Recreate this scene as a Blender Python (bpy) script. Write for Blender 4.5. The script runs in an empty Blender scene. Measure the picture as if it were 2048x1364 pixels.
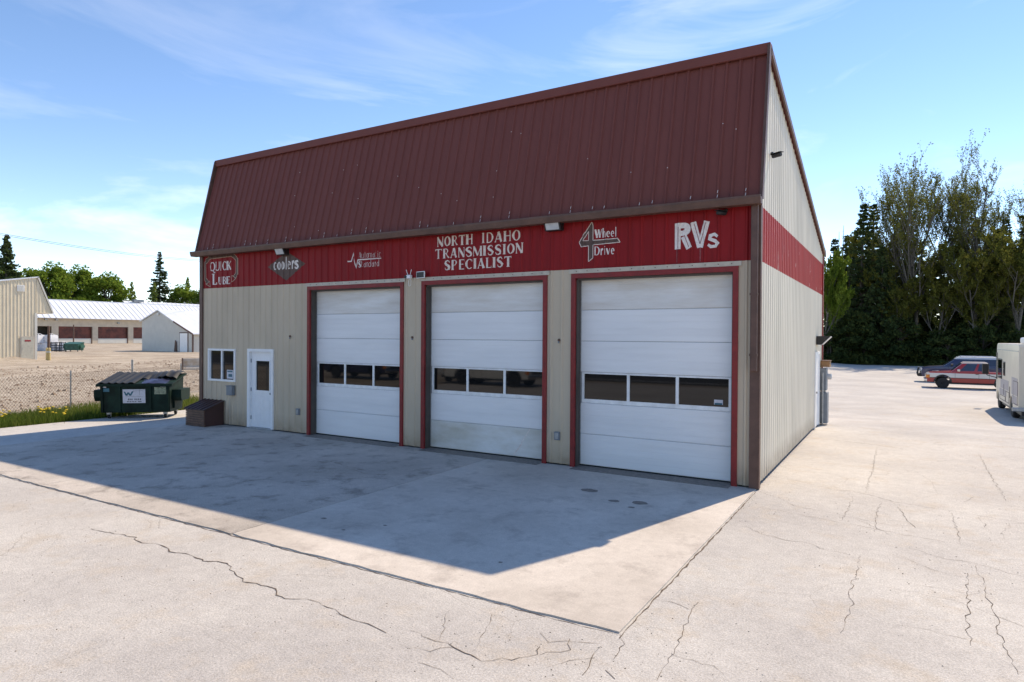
import bpy, bmesh, math, random
import numpy as np
from mathutils import Vector, Matrix
R = math.radians
random.seed(7); rng = np.random.default_rng(7)
scene = bpy.context.scene
COL = scene.collection

# ------------------------------------------------------------------ camera
CAM = Vector((17.0725, -11.3026, 2.5035)); YAW, PITCH, ROLL, FPX = -0.5395, -0.0076, 0.0066, 1296.7
fw = Vector((math.sin(YAW)*math.cos(PITCH), math.cos(YAW)*math.cos(PITCH), math.sin(PITCH)))
rt = Vector((math.cos(YAW), -math.sin(YAW), 0)); up = rt.cross(fw)
rt, up = math.cos(ROLL)*rt+math.sin(ROLL)*up, -math.sin(ROLL)*rt+math.cos(ROLL)*up
cd = bpy.data.cameras.new('camera'); cam = bpy.data.objects.new('camera', cd); COL.objects.link(cam)
cd.sensor_fit = 'HORIZONTAL'; cd.sensor_width = 36; cd.lens = FPX/2048*36; cd.clip_start = .05; cd.clip_end = 3000
cam.matrix_world = Matrix(((rt.x, up.x, -fw.x, CAM.x), (rt.y, up.y, -fw.y, CAM.y), (rt.z, up.z, -fw.z, CAM.z), (0, 0, 0, 1)))
scene.camera = cam

# ------------------------------------------------------------------ light
SUNV = Vector((1.714, 6.084, 7.558)).normalized()
EL = math.asin(SUNV.z); AZ = math.atan2(SUNV.x, SUNV.y)
w = bpy.data.worlds.new('World'); scene.world = w; w.use_nodes = True
nt = w.node_tree; nt.nodes.clear()
def N(nt, t, **k):
    n = nt.nodes.new(t)
    for a, b in k.items():
        if a in n.inputs.keys(): n.inputs[a].default_value = b
        else: setattr(n, a, b)
    return n
sky = N(nt, 'ShaderNodeTexSky', sky_type='NISHITA', sun_disc=False, sun_elevation=EL, sun_rotation=AZ)
sky.altitude = 700; sky.air_density = 0.65; sky.dust_density = 0.0; sky.ozone_density = 0.6
hs = N(nt, 'ShaderNodeHueSaturation', Saturation=1.22, Hue=.504, Value=1.0)
tc = N(nt, 'ShaderNodeTexCoord'); mp = N(nt, 'ShaderNodeMapping'); mp.inputs['Scale'].default_value = (1.3, 1.3, 5.0); mp.inputs['Rotation'].default_value = (.25, -.3, .5)
n1 = N(nt, 'ShaderNodeTexNoise', Scale=1.5, Detail=7.0, Roughness=.58, Distortion=1.1)
n2 = N(nt, 'ShaderNodeTexNoise', Scale=1.1, Detail=2.0)
mr = N(nt, 'ShaderNodeMapRange'); mr.inputs[1].default_value = .52; mr.inputs[2].default_value = .85; mr.inputs[4].default_value = .22
m2 = N(nt, 'ShaderNodeMapRange'); m2.inputs[1].default_value = .40; m2.inputs[2].default_value = .62
mul = N(nt, 'ShaderNodeMath', operation='MULTIPLY')
mix = N(nt, 'ShaderNodeMixRGB'); mix.inputs[2].default_value = (9.5, 9.8, 10.2, 1)
bg = N(nt, 'ShaderNodeBackground', Strength=0.15); wo = N(nt, 'ShaderNodeOutputWorld')
L = nt.links.new
L(sky.outputs[0], hs.inputs['Color']); L(tc.outputs['Generated'], mp.inputs[0]); L(mp.outputs[0], n1.inputs['Vector']); L(tc.outputs['Generated'], n2.inputs['Vector'])
L(n1.outputs[0], mr.inputs[0]); L(n2.outputs[0], m2.inputs[0]); L(mr.outputs[0], mul.inputs[0]); L(m2.outputs[0], mul.inputs[1])
L(mul.outputs[0], mix.inputs[0]); L(hs.outputs[0], mix.inputs[1]); L(mix.outputs[0], bg.inputs[0]); L(bg.outputs[0], wo.inputs[0])
sl = bpy.data.lights.new('sun', 'SUN'); sl.energy = 2.05; sl.angle = R(.53); sl.color = (1, .988, .968)
so = bpy.data.objects.new('sun', sl); COL.objects.link(so); so.rotation_euler = SUNV.to_track_quat('Z', 'Y').to_euler(); so.location = (30, 30, 60)
vs = scene.view_settings; vs.view_transform = 'Standard'; vs.look = 'None'; vs.gamma = 1; vs.use_curve_mapping = False; vs.exposure = 1.22; vs.use_white_balance = True; vs.white_balance_temperature = 9000; vs.white_balance_tint = 12

# ------------------------------------------------------------------ helpers
class MB:
    def __init__(s): s.v = []; s.f = []
    def add(s, vs, fs):
        o = len(s.v); s.v += [tuple(p) for p in vs]; s.f += [tuple(i+o for i in f) for f in fs]; return s
    def quad(s, a, b, c, d): return s.add((a, b, c, d), ((0, 1, 2, 3),))
    def box(s, x0, y0, z0, x1, y1, z1, M=None):
        vs = [(x, y, z) for x in (x0, x1) for y in (y0, y1) for z in (z0, z1)]
        if M is not None: vs = [tuple(M @ Vector(p)) for p in vs]
        return s.add(vs, ((0, 1, 3, 2), (4, 6, 7, 5), (0, 4, 5, 1), (2, 3, 7, 6), (0, 2, 6, 4), (1, 5, 7, 3)))
    def bbox(s, x0, y0, z0, x1, y1, z1, b=.01, M=None):      # box with chamfered vertical and horizontal edges
        bm = bmesh.new(); bmesh.ops.create_cube(bm, size=1)
        for v in bm.verts: v.co = Vector(((x0+x1)/2+v.co.x*(x1-x0), (y0+y1)/2+v.co.y*(y1-y0), (z0+z1)/2+v.co.z*(z1-z0)))
        bmesh.ops.bevel(bm, geom=bm.edges[:], offset=b, segments=2, affect='EDGES', profile=.6)
        return s.frombm(bm, M)
    def frombm(s, bm, M=None):
        bm.verts.index_update(); vs = [(M @ v.co if M is not None else v.co)[:] for v in bm.verts]
        s.add(vs, [[v.index for v in f.verts] for f in bm.faces]); bm.free(); return s
    def prism(s, poly, a, b, ax='x'):
        n = len(poly); mk = {'x': lambda p, t: (t, p[0], p[1]), 'y': lambda p, t: (p[0], t, p[1]), 'z': lambda p, t: (p[0], p[1], t)}[ax]
        vs = [mk(p, a) for p in poly]+[mk(p, b) for p in poly]
        return s.add(vs, [tuple(range(n)), tuple(range(2*n-1, n-1, -1))]+[(i, (i+1) % n, n+(i+1) % n, n+i) for i in range(n)])
    def tube(s, pts, rad, n=6, cap=True):
        pts = [Vector(p) for p in pts]; m = len(pts); rs = rad if isinstance(rad, (list, tuple)) else [rad]*m
        vs = []
        for i, p in enumerate(pts):
            d = (pts[min(i+1, m-1)]-pts[max(i-1, 0)]).normalized()
            a = d.cross(Vector((0, 0, 1)) if abs(d.z) < .9 else Vector((1, 0, 0))).normalized(); b = d.cross(a)
            for k in range(n): t = 2*math.pi*k/n; vs.append(p+(a*math.cos(t)+b*math.sin(t))*rs[i])
        fs = [(i*n+k, i*n+(k+1) % n, (i+1)*n+(k+1) % n, (i+1)*n+k) for i in range(m-1) for k in range(n)]
        if cap: fs += [tuple(range(n-1, -1, -1)), tuple((m-1)*n+k for k in range(n))]
        return s.add(vs, fs)
    def lathe(s, prof, c, ax='y', n=20):                    # prof: (radius, offset along axis)
        vs = []
        for r_, h in prof:
            for k in range(n):
                t = 2*math.pi*k/n; a, b = r_*math.cos(t), r_*math.sin(t)
                vs.append((c[0]+a, c[1]+h, c[2]+b) if ax == 'y' else (c[0]+h, c[1]+a, c[2]+b) if ax == 'x' else (c[0]+a, c[1]+b, c[2]+h))
        m = len(prof); fs = [(i*n+k, i*n+(k+1) % n, (i+1)*n+(k+1) % n, (i+1)*n+k) for i in range(m-1) for k in range(n)]
        return s.add(vs, fs+[tuple(range(n-1, -1, -1)), tuple((m-1)*n+k for k in range(n))])
    def build(s, name, mat, parent=None, smooth=0, fix=True):
        me = bpy.data.meshes.new(name); me.from_pydata(s.v, [], s.f)
        if fix:
            bm = bmesh.new(); bm.from_mesh(me); bmesh.ops.recalc_face_normals(bm, faces=bm.faces[:]); bm.to_mesh(me); bm.free()
        me.materials.append(mat)
        if smooth:
            me.shade_smooth(); me.set_sharp_from_angle(angle=R(smooth))
        o = bpy.data.objects.new(name, me); COL.objects.link(o)
        if parent is not None: o.parent = parent
        return o
def tag(o, label=None, cat=None, group=None, kind=None):
    if label: o['label'] = label
    if cat: o['category'] = cat
    if group: o['group'] = group
    if kind: o['kind'] = kind
    return o
def thing(name, label, cat, loc=(0, 0, 0), rz=0, group=None):
    o = bpy.data.objects.new(name, None); COL.objects.link(o); o.location = loc; o.rotation_euler = (0, 0, rz); o.empty_display_size = .3
    return tag(o, label, cat, group)
def dup(root, loc, rz=0, sc=1, label=None, group=None):
    r_ = root.copy(); COL.objects.link(r_); r_.location = loc; r_.rotation_euler = (0, 0, rz); r_.scale = (sc if isinstance(sc, tuple) else (sc,)*3)
    if label: r_['label'] = label
    if group: r_['group'] = group
    for ch in root.children:
        c = ch.copy(); COL.objects.link(c); c.parent = r_
        for g in ch.children: d = g.copy(); COL.objects.link(d); d.parent = c
    return r_
def smooth01(t): t = min(1, max(0, t)); return t*t*(3-2*t)
def gz(x, y): return -.57*smooth01((y-8.5)/11)*smooth01((x-4)/9)
def gray(px, py, z=0):            # photo pixel -> point on the level z (ground contact)
    d = fw+rt*(px-1024)/FPX+up*(682-py)/FPX; t = (z-CAM.z)/d.z; return CAM+d*t

# ------------------------------------------------------------------ materials
def mk(name, col, rough=.6, metal=0, ns=6, na=.12, bump=0, bs=40, col2=None, spec=.5, stretch=None):
    m = bpy.data.materials.new(name); m.use_nodes = True; t = m.node_tree; b = t.nodes['Principled BSDF']
    b.inputs['Roughness'].default_value = rough; b.inputs['Metallic'].default_value = metal; b.inputs['Specular IOR Level'].default_value = spec
    tc = N(t, 'ShaderNodeTexCoord'); src = tc.outputs['Object']
    if stretch:
        mp = N(t, 'ShaderNodeMapping'); mp.inputs['Scale'].default_value = stretch; t.links.new(src, mp.inputs[0]); src = mp.outputs[0]
    no = N(t, 'ShaderNodeTexNoise', Scale=ns, Detail=6.0, Roughness=.6); t.links.new(src, no.inputs['Vector'])
    r_ = N(t, 'ShaderNodeValToRGB'); e = r_.color_ramp.elements; e[0].position = .3; e[1].position = .7
    c2 = col2 or tuple(c*(1-na*1.6) for c in col); c1 = tuple(min(1, c*(1+na*.5)) for c in col) if not col2 else col
    e[0].color = (*c2, 1); e[1].color = (*c1, 1); t.links.new(no.outputs[0], r_.inputs[0]); t.links.new(r_.outputs[0], b.inputs['Base Color'])
    if bump:
        nb = N(t, 'ShaderNodeTexNoise', Scale=bs, Detail=4.0); bp = N(t, 'ShaderNodeBump', Strength=bump, Distance=.02)
        t.links.new(tc.outputs['Object'], nb.inputs['Vector']); t.links.new(nb.outputs[0], bp.inputs['Height']); t.links.new(bp.outputs[0], b.inputs['Normal'])
    m['b'] = 1
    return m
def leafmat(name, cols, transl=.35):
    m = bpy.data.materials.new(name); m.use_nodes = True; t = m.node_tree; t.nodes.clear()
    ge = N(t, 'ShaderNodeNewGeometry'); rp = N(t, 'ShaderNodeValToRGB'); el = rp.color_ramp.elements
    for i, c in enumerate(cols):
        e = el[i] if i < 2 else el.new(.5); e.position = i/(len(cols)-1); e.color = (*c, 1)
    tc = N(t, 'ShaderNodeTexCoord'); no = N(t, 'ShaderNodeTexNoise', Scale=.45, Detail=2.0); t.links.new(tc.outputs['Object'], no.inputs['Vector'])
    mx = N(t, 'ShaderNodeMath', operation='MULTIPLY_ADD'); mx.inputs[1].default_value = .5; ad = N(t, 'ShaderNodeMath', operation='MULTIPLY_ADD'); ad.inputs[1].default_value = 1.1; ad.inputs[2].default_value = -.3
    t.links.new(no.outputs[0], ad.inputs[0]); t.links.new(ge.outputs['Random Per Island'], mx.inputs[0]); t.links.new(ad.outputs[0], mx.inputs[2]); t.links.new(mx.outputs[0], rp.inputs[0])
    d = N(t, 'ShaderNodeBsdfDiffuse'); tr = N(t, 'ShaderNodeBsdfTranslucent'); ms = N(t, 'ShaderNodeMixShader'); ms.inputs[0].default_value = transl; o = N(t, 'ShaderNodeOutputMaterial')
    t.links.new(rp.outputs[0], d.inputs[0]); t.links.new(rp.outputs[0], tr.inputs[0]); t.links.new(d.outputs[0], ms.inputs[1]); t.links.new(tr.outputs[0], ms.inputs[2]); t.links.new(ms.outputs[0], o.inputs[0])
    return m
def bandmat(name, beige, red, z0, z1, flecks=0):
    m = mk(name, beige, .55, 0, 1.3, .10, stretch=(1, 1, .25), spec=.22); t = m.node_tree; b = t.nodes['Principled BSDF']
    base = b.inputs['Base Color'].links[0].from_socket
    tc = N(t, 'ShaderNodeTexCoord'); sp = N(t, 'ShaderNodeSeparateXYZ'); t.links.new(tc.outputs['Object'], sp.inputs[0])
    a = N(t, 'ShaderNodeMath', operation='GREATER_THAN'); a.inputs[1].default_value = z0; c = N(t, 'ShaderNodeMath', operation='LESS_THAN'); c.inputs[1].default_value = z1
    mu = N(t, 'ShaderNodeMath', operation='MULTIPLY'); t.links.new(sp.outputs[2], a.inputs[0]); t.links.new(sp.outputs[2], c.inputs[0]); t.links.new(a.outputs[0], mu.inputs[0]); t.links.new(c.outputs[0], mu.inputs[1])
    no = N(t, 'ShaderNodeTexNoise', Scale=1.0, Detail=5.0); mp = N(t, 'ShaderNodeMapping'); mp.inputs['Scale'].default_value = (9, 9, .8); t.links.new(tc.outputs['Object'], mp.inputs[0]); t.links.new(mp.outputs[0], no.inputs['Vector'])
    rr = N(t, 'ShaderNodeValToRGB'); rr.color_ramp.elements[0].color = (*[x*.78 for x in red], 1); rr.color_ramp.elements[1].color = (*red, 1); rr.color_ramp.elements[0].position = .3; rr.color_ramp.elements[1].position = .62
    t.links.new(no.outputs[0], rr.inputs[0]); redsock = rr.outputs[0]
    if flecks:
        n3 = N(t, 'ShaderNodeTexNoise', Scale=1.0, Detail=3.0); m3 = N(t, 'ShaderNodeMapping'); m3.inputs['Scale'].default_value = (14, 14, 2.2); t.links.new(tc.outputs['Object'], m3.inputs[0]); t.links.new(m3.outputs[0], n3.inputs['Vector'])
        g = N(t, 'ShaderNodeMapRange'); g.inputs[1].default_value = .685; g.inputs[2].default_value = .71; t.links.new(n3.outputs[0], g.inputs[0])
        mm = N(t, 'ShaderNodeMixRGB'); mm.inputs[2].default_value = (.6, .45, .42, 1); t.links.new(g.outputs[0], mm.inputs[0]); t.links.new(redsock, mm.inputs[1]); redsock = mm.outputs[0]
    mx = N(t, 'ShaderNodeMixRGB'); t.links.new(mu.outputs[0], mx.inputs[0]); t.links.new(base, mx.inputs[1]); t.links.new(redsock, mx.inputs[2]); nd = N(t, 'ShaderNodeTexNoise', Scale=5.0, Detail=5.0); t.links.new(tc.outputs['Object'], nd.inputs['Vector']); zr = N(t, 'ShaderNodeMapRange'); zr.inputs[1].default_value = .02; zr.inputs[2].default_value = .45; zr.inputs[3].default_value = 1; zr.inputs[4].default_value = 0; t.links.new(sp.outputs[2], zr.inputs[0])
    pw = N(t, 'ShaderNodeMath', operation='MULTIPLY'); t.links.new(zr.outputs[0], pw.inputs[0]); t.links.new(nd.outputs[0], pw.inputs[1]); dx = N(t, 'ShaderNodeMixRGB'); dx.inputs[2].default_value = (.24, .16, .10, 1); t.links.new(pw.outputs[0], dx.inputs[0]); t.links.new(mx.outputs[0], dx.inputs[1]); t.links.new(dx.outputs[0], b.inputs['Base Color'])
    return m
def groundmat(name, ca, cb, cc, sc=1.0, speck=.35, cracks=0, bump=.25, patch=.5):
    m = bpy.data.materials.new(name); m.use_nodes = True; t = m.node_tree; b = t.nodes['Principled BSDF']; b.inputs['Roughness'].default_value = .9; b.inputs['Specular IOR Level'].default_value = .2
    tc = N(t, 'ShaderNodeTexCoord'); src = tc.outputs['Object']; l = t.links.new
    big = N(t, 'ShaderNodeTexNoise', Scale=.35*sc, Detail=5.0, Roughness=.62); l(src, big.inputs['Vector'])
    r1 = N(t, 'ShaderNodeValToRGB'); e = r1.color_ramp.elements; e[0].position = .32; e[1].position = .66; e[0].color = (*ca, 1); e[1].color = (*cb, 1); l(big.outputs[0], r1.inputs[0])
    md = N(t, 'ShaderNodeTexNoise', Scale=1.7*sc, Detail=6.0, Roughness=.7); l(src, md.inputs['Vector'])
    mr = N(t, 'ShaderNodeMapRange'); mr.inputs[1].default_value = .52; mr.inputs[2].default_value = .72; mr.inputs[4].default_value = patch; l(md.outputs[0], mr.inputs[0])
    x1 = N(t, 'ShaderNodeMixRGB'); x1.inputs[2].default_value = (*cc, 1); l(mr.outputs[0], x1.inputs[0]); l(r1.outputs[0], x1.inputs[1])
    fi = N(t, 'ShaderNodeTexNoise', Scale=55.0, Detail=3.0, Roughness=.8); l(src, fi.inputs['Vector'])
    f2 = N(t, 'ShaderNodeMapRange'); f2.inputs[1].default_value = .3; f2.inputs[2].default_value = .7; f2.inputs[3].default_value = 1-speck; f2.inputs[4].default_value = 1+speck*.6; l(fi.outputs[0], f2.inputs[0])
    n6 = N(t, 'ShaderNodeTexNoise', Scale=7.0, Detail=9.0, Roughness=.75); l(src, n6.inputs['Vector']); f6 = N(t, 'ShaderNodeMapRange'); f6.inputs[1].default_value = .3; f6.inputs[2].default_value = .7; f6.inputs[3].default_value = .88; f6.inputs[4].default_value = 1.08; l(n6.outputs[0], f6.inputs[0]); x6 = N(t, 'ShaderNodeMixRGB', blend_type='MULTIPLY'); x6.inputs[0].default_value = 1; l(x1.outputs[0], x6.inputs[1]); l(f6.outputs[0], x6.inputs[2])
    x2 = N(t, 'ShaderNodeMixRGB', blend_type='MULTIPLY'); x2.inputs[0].default_value = 1; l(x6.outputs[0], x2.inputs[1]); l(f2.outputs[0], x2.inputs[2])
    # scattered small dark grains
    vo = N(t, 'ShaderNodeTexVoronoi', Scale=9.0); l(src, vo.inputs['Vector']); vg = N(t, 'ShaderNodeMapRange'); vg.inputs[1].default_value = .05; vg.inputs[2].default_value = .09; vg.inputs[3].default_value = .62; vg.inputs[4].default_value = 1; l(vo.outputs['Distance'], vg.inputs[0])
    x3 = N(t, 'ShaderNodeMixRGB', blend_type='MULTIPLY'); x3.inputs[0].default_value = .8; l(x2.outputs[0], x3.inputs[1]); l(vg.outputs[0], x3.inputs[2]); out = x3.outputs[0]
    if cracks:
        wn = N(t, 'ShaderNodeTexNoise', Scale=1.4, Detail=4.0); l(src, wn.inputs['Vector']); wm = N(t, 'ShaderNodeMixRGB', blend_type='LINEAR_LIGHT'); wm.inputs[0].default_value = .22; l(src, wm.inputs[1]); l(wn.outputs['Color'], wm.inputs[2])
        v2 = N(t, 'ShaderNodeTexVoronoi', Scale=.62, feature='DISTANCE_TO_EDGE'); l(wm.outputs[0], v2.inputs['Vector'])
        cm = N(t, 'ShaderNodeMapRange'); cm.inputs[1].default_value = .001; cm.inputs[2].default_value = .0045; cm.inputs[3].default_value = 1; cm.inputs[4].default_value = 0; l(v2.outputs['Distance'], cm.inputs[0])
        gm = N(t, 'ShaderNodeTexNoise', Scale=.3, Detail=3.0); l(src, gm.inputs['Vector']); g2 = N(t, 'ShaderNodeMapRange'); g2.inputs[1].default_value = .45; g2.inputs[2].default_value = .62; g2.inputs[4].default_value = cracks; l(gm.outputs[0], g2.inputs[0])
        mm = N(t, 'ShaderNodeMath', operation='MULTIPLY'); l(cm.outputs[0], mm.inputs[0]); l(g2.outputs[0], mm.inputs[1])
        x4 = N(t, 'ShaderNodeMixRGB'); x4.inputs[2].default_value = (.12, .09, .07, 1); l(mm.outputs[0], x4.inputs[0]); l(out, x4.inputs[1]); out = x4.outputs[0]
    l(out, b.inputs['Base Color'])
    bp = N(t, 'ShaderNodeBump', Strength=bump, Distance=.015); l(fi.outputs[0], bp.inputs['Height']); l(bp.outputs[0], b.inputs['Normal'])
    return m
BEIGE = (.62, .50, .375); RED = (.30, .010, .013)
M = dict(
 front=bandmat('painted_siding', BEIGE, RED, 3.79, 4.9), side=bandmat('chipped_siding_lit', (.74, .67, .56), (.44, .028, .024), 3.79, 4.712, 1),  # side: sunlight put into the lighter base colours; flecks are chipped paint
 brown=mk('maroon_metal', (.21, .062, .050), .6, 0, 1.2, .05, stretch=(3, 1, .5), spec=.2), trim=mk('brown_trim', (.14, .068, .05), .55, 0, 5, .2), redtrim=mk('red_trim', (.28, .014, .014), .5, 0, 8, .2),
 jamb=mk('dark_jamb', (.085, .07, .06), .7), header=mk('beige_trim', (.56, .48, .39), .5, 0, 9, .12), white=mk('white_paint', (.86, .86, .87), .4, 0, 4, .04), rail=mk('white_rail', (.88, .88, .88), .4),
 door=mk('overhead_door_white', (.85, .845, .85), .45, 0, 1.0, .045, stretch=(.6, 1, 5)), doordirty=mk('stained_door_white', (.84, .83, .82), .5, 0, 1.4, .1, col2=(.66, .60, .54), stretch=(.5, 1, 3)),
 doorbot=mk('grimy_door_white', (.82, .82, .81), .5, 0, 1.1, .1, col2=(.56, .52, .44), stretch=(.8, 1, 2.2)),
 glass=mk('dark_window_glass', (.008, .009, .010), .03, 0, 2, .1, spec=.5), black=mk('black_plastic', (.018, .018, .02), .5), rubber=mk('black_rubber', (.02, .02, .02), .85),
 grey=mk('grey_enamel', (.20, .23, .26), .5, 0, 5, .12), steel=mk('galvanised_steel', (.42, .43, .44), .45, .6, 12, .2), chrome=mk('chrome', (.6, .6, .62), .18, 1.0), lens=mk('lamp_lens', (.58, .60, .62), .25),
 letter=mk('cream_paint', (.86, .77, .68), .6, 0, 26, .10, col2=(.66, .50, .44)), lettw=mk('white_sign_paint', (.88, .84, .80), .6, 0, 26, .08, col2=(.68, .56, .52)), tan=mk('tan_line_paint', (.55, .36, .27), .6), brownp=mk('brown_sign_paint', (.12, .062, .048), .6, 0, 9, .2),
 concrete=groundmat('concrete', (.52, .46, .405), (.68, .61, .545), (.37, .32, .285), 1.2, .16, 0, .12, .75), worn=groundmat('worn_concrete', (.45, .40, .355), (.66, .59, .53), (.25, .215, .19), 1.2, .42, 0, .7, .95),
 asphalt=groundmat('bleached_asphalt', (.47, .435, .41), (.62, .58, .535), (.54, .455, .37), .9, .32, .35, .5, .75), dirt=groundmat('dirt_field', (.35, .275, .205), (.57, .48, .38), (.24, .175, .13), .9, .5, 0, .8, .7),
 strip=groundmat('paved_strip', (.50, .475, .45), (.60, .565, .53), (.42, .395, .37), 1.0, .2, .4, .2, .4), road=groundmat('road_asphalt', (.06, .06, .06), (.08, .078, .075), (.05, .05, .05), 1, .3, 0, .3), verge=groundmat('grass_verge', (.09, .10, .035), (.14, .13, .05), (.16, .12, .07), 2, .4, 0, .5),
 crack=mk('crack_dirt', (.17, .125, .095), .95, 0, 20, .4), oil=mk('oil_stain', (.25, .215, .19), .7, 0, 14, .3),
 bark=mk('bark', (.085, .07, .055), .9, 0, 5, .4, .6, 12), greybark=mk('grey_bark', (.15, .135, .115), .9, 0, 5, .35), dead=mk('dead_wood', (.055, .045, .042), .9, 0, 5, .3),
 spruce=leafmat('spruce_needles', [(.028, .046, .024), (.058, .09, .036), (.11, .135, .05)], .3), pine=leafmat('pine_needles', [(.02, .036, .02), (.045, .07, .03), (.085, .10, .04)], .25),
 bud=leafmat('spring_buds', [(.07, .082, .02), (.145, .155, .036), (.25, .25, .065)], .45), green=leafmat('fresh_leaves', [(.08, .14, .02), (.17, .25, .04), (.28, .34, .07)], .5), lime=leafmat('lime_leaves', [(.13, .19, .04), (.24, .31, .08), (.34, .40, .12)], .5),
 under=leafmat('understory_leaves', [(.03, .05, .022), (.06, .09, .032), (.14, .15, .045)], .4), grass=leafmat('grass_blades', [(.05, .09, .018), (.12, .17, .03), (.27, .25, .09)], .4), dand=mk('dandelion_yellow', (.72, .50, .02), .7),
 dump=mk('green_bin_paint', (.006, .026, .018), .65, 0, 3, .45, .1, 6, spec=.2), lid=mk('bin_lid_plastic', (.018, .0185, .02), .6, 0, 5, .25), bag=mk('blue_plastic_bag', (.05, .055, .12), .35, 0, 6, .4), bin2=mk('bright_green_bin', (.02, .12, .085), .5, 0, 3, .3),
 boxbrown=mk('dark_maroon_sheet', (.075, .03, .026), .55, 0, 3, .15), slat=mk('faded_brown_slat', (.19, .095, .065), .6, 0, 8, .25), wire=mk('weathered_wire', (.22, .18, .15), .7, .3, 8, .3), sticker=mk('white_sticker', (.62, .62, .68), .5, 0, 20, .1), teal=mk('teal_print', (.015, .14, .20), .5), ink=mk('black_ink', (.05, .05, .06), .6), stick2=mk('faded_sticker', (.36, .40, .27), .5, 0, 25, .5),
 cream=mk('cream_siding', (.70, .60, .45), .5, 0, 1.5, .06), stucco=mk('tan_stucco', (.60, .50, .39), .8, 0, 1, .1), whitewall=mk('white_block_wall', (.62, .60, .55), .7, 0, 1, .06), wroof=mk('white_metal_roof', (.70, .73, .78), .35, 0, 1, .05), rust=mk('rust_red_sheet', (.16, .035, .022), .6, 0, .7, .45),
 bagw=mk('white_bulk_bag', (.72, .73, .76), .6, 0, 3, .08, .5, 5), wood=mk('weathered_wood', (.16, .09, .065), .8, 0, 6, .3), yellow=mk('yellow_post_paint', (.62, .46, .20), .6), jersey=mk('stained_concrete_block', (.60, .56, .50), .8, 0, 2.5, .1, col2=(.42, .30, .2)),
 rv=mk('cream_gelcoat', (.60, .56, .47), .35, 0, 1.2, .06), rvpatch=mk('faded_lilac_patch', (.36, .33, .36), .5, 0, 3, .1), plywood=mk('plywood', (.32, .17, .08), .7, 0, 6, .2), signred=mk('red_sign', (.35, .02, .03), .5),
)
def paint(name, stops, rough=.28):
    m = mk(name, stops[0][1], rough, 0, 2, .04); t = m.node_tree; b = t.nodes['Principled BSDF']; b.inputs['Coat Weight'].default_value = .6; b.inputs['Coat Roughness'].default_value = .08
    tc = N(t, 'ShaderNodeTexCoord'); sp = N(t, 'ShaderNodeSeparateXYZ'); t.links.new(tc.outputs['Object'], sp.inputs[0])
    mr = N(t, 'ShaderNodeMath', operation='DIVIDE'); mr.inputs[1].default_value = 2.0; t.links.new(sp.outputs[2], mr.inputs[0])
    cr = N(t, 'ShaderNodeValToRGB'); cr.color_ramp.interpolation = 'CONSTANT'; el = cr.color_ramp.elements
    for i, (z, c) in enumerate(stops):
        e = el[i] if i < 2 and i < len(el) else el.new(z/2); e.position = z/2; e.color = (*c, 1)
    if len(stops) == 1: el[1].color = (*stops[0][1], 1)
    t.links.new(mr.outputs[0], cr.inputs[0]); t.links.new(cr.outputs[0], b.inputs['Base Color']); return m

# ------------------------------------------------------------------ setting: ground
def sheet(name, x0, x1, y0, y1, dz, mat, step=2.0, skip=None, parent=None):
    xs = np.unique(np.concatenate([np.arange(x0, x1, step), [x1]])); ys = np.unique(np.concatenate([np.arange(y0, y1, step), [y1]])); nx = len(xs)
    v = [(float(x), float(y), gz(x, y)+dz) for y in ys for x in xs]; f = []
    for j in range(len(ys)-1):
        for i in range(nx-1):
            if skip and skip((xs[i]+xs[i+1])/2, (ys[j]+ys[j+1])/2): continue
            a = j*nx+i; f.append((a, a+1, a+nx+1, a+nx))
    mb = MB(); mb.v = v; mb.f = f
    return mb.build(name, mat, parent, fix=False)
g = MB(); GX = [-1500, -400, -200]+list(range(-100, 101, 4))+[200, 400, 1500]
g.v = [(x, y, gz(x, y)-.07) for y in GX for x in GX]; n_ = len(GX); g.f = [(j*n_+i, j*n_+i+1, (j+1)*n_+i+1, (j+1)*n_+i) for j in range(n_-1) for i in range(n_-1)]
tag(g.build('ground', M['dirt'], fix=False), kind='structure')
lot = tag(sheet('asphalt_lot', 0, 62, -21, 75, -.016, M['asphalt'], 1.0), kind='structure')
tag(sheet('paved_strip', -3.25, 0, -21, 5, -.012, M['strip'], 1.0), kind='structure')
tag(sheet('road', -200, 200, -40, -23, -.02, M['road'], 8), kind='structure')
tag(MB().box(-200, -23.9, -.03, 200, -23.75, -.012).build('road_edge_line', M['white']), kind='structure')
tag(sheet('roadside_verge', -200, 200, -90, -40.5, -.015, M['verge'], 8), kind='structure')
ap = tag(bpy.data.objects.new('concrete_apron', None), kind='structure'); COL.objects.link(ap)
for i, (a, b_) in enumerate(((0.0, 4.95), (4.965, 9.88), (9.895, 15.05))):
    m_ = MB(); nseg = 24
    # slab with a slightly ragged front edge
    fr_ = [(a+(b_-a)*k/nseg, -6.13+random.uniform(-.018, .018)) for k in range(nseg+1)]
    m_.prism([(a, 0.02)]+fr_+[(b_, .02)], -.12, 0, 'z'); m_.build('concrete_slab', M['worn'] if i < 2 else M['concrete'], ap)
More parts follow.
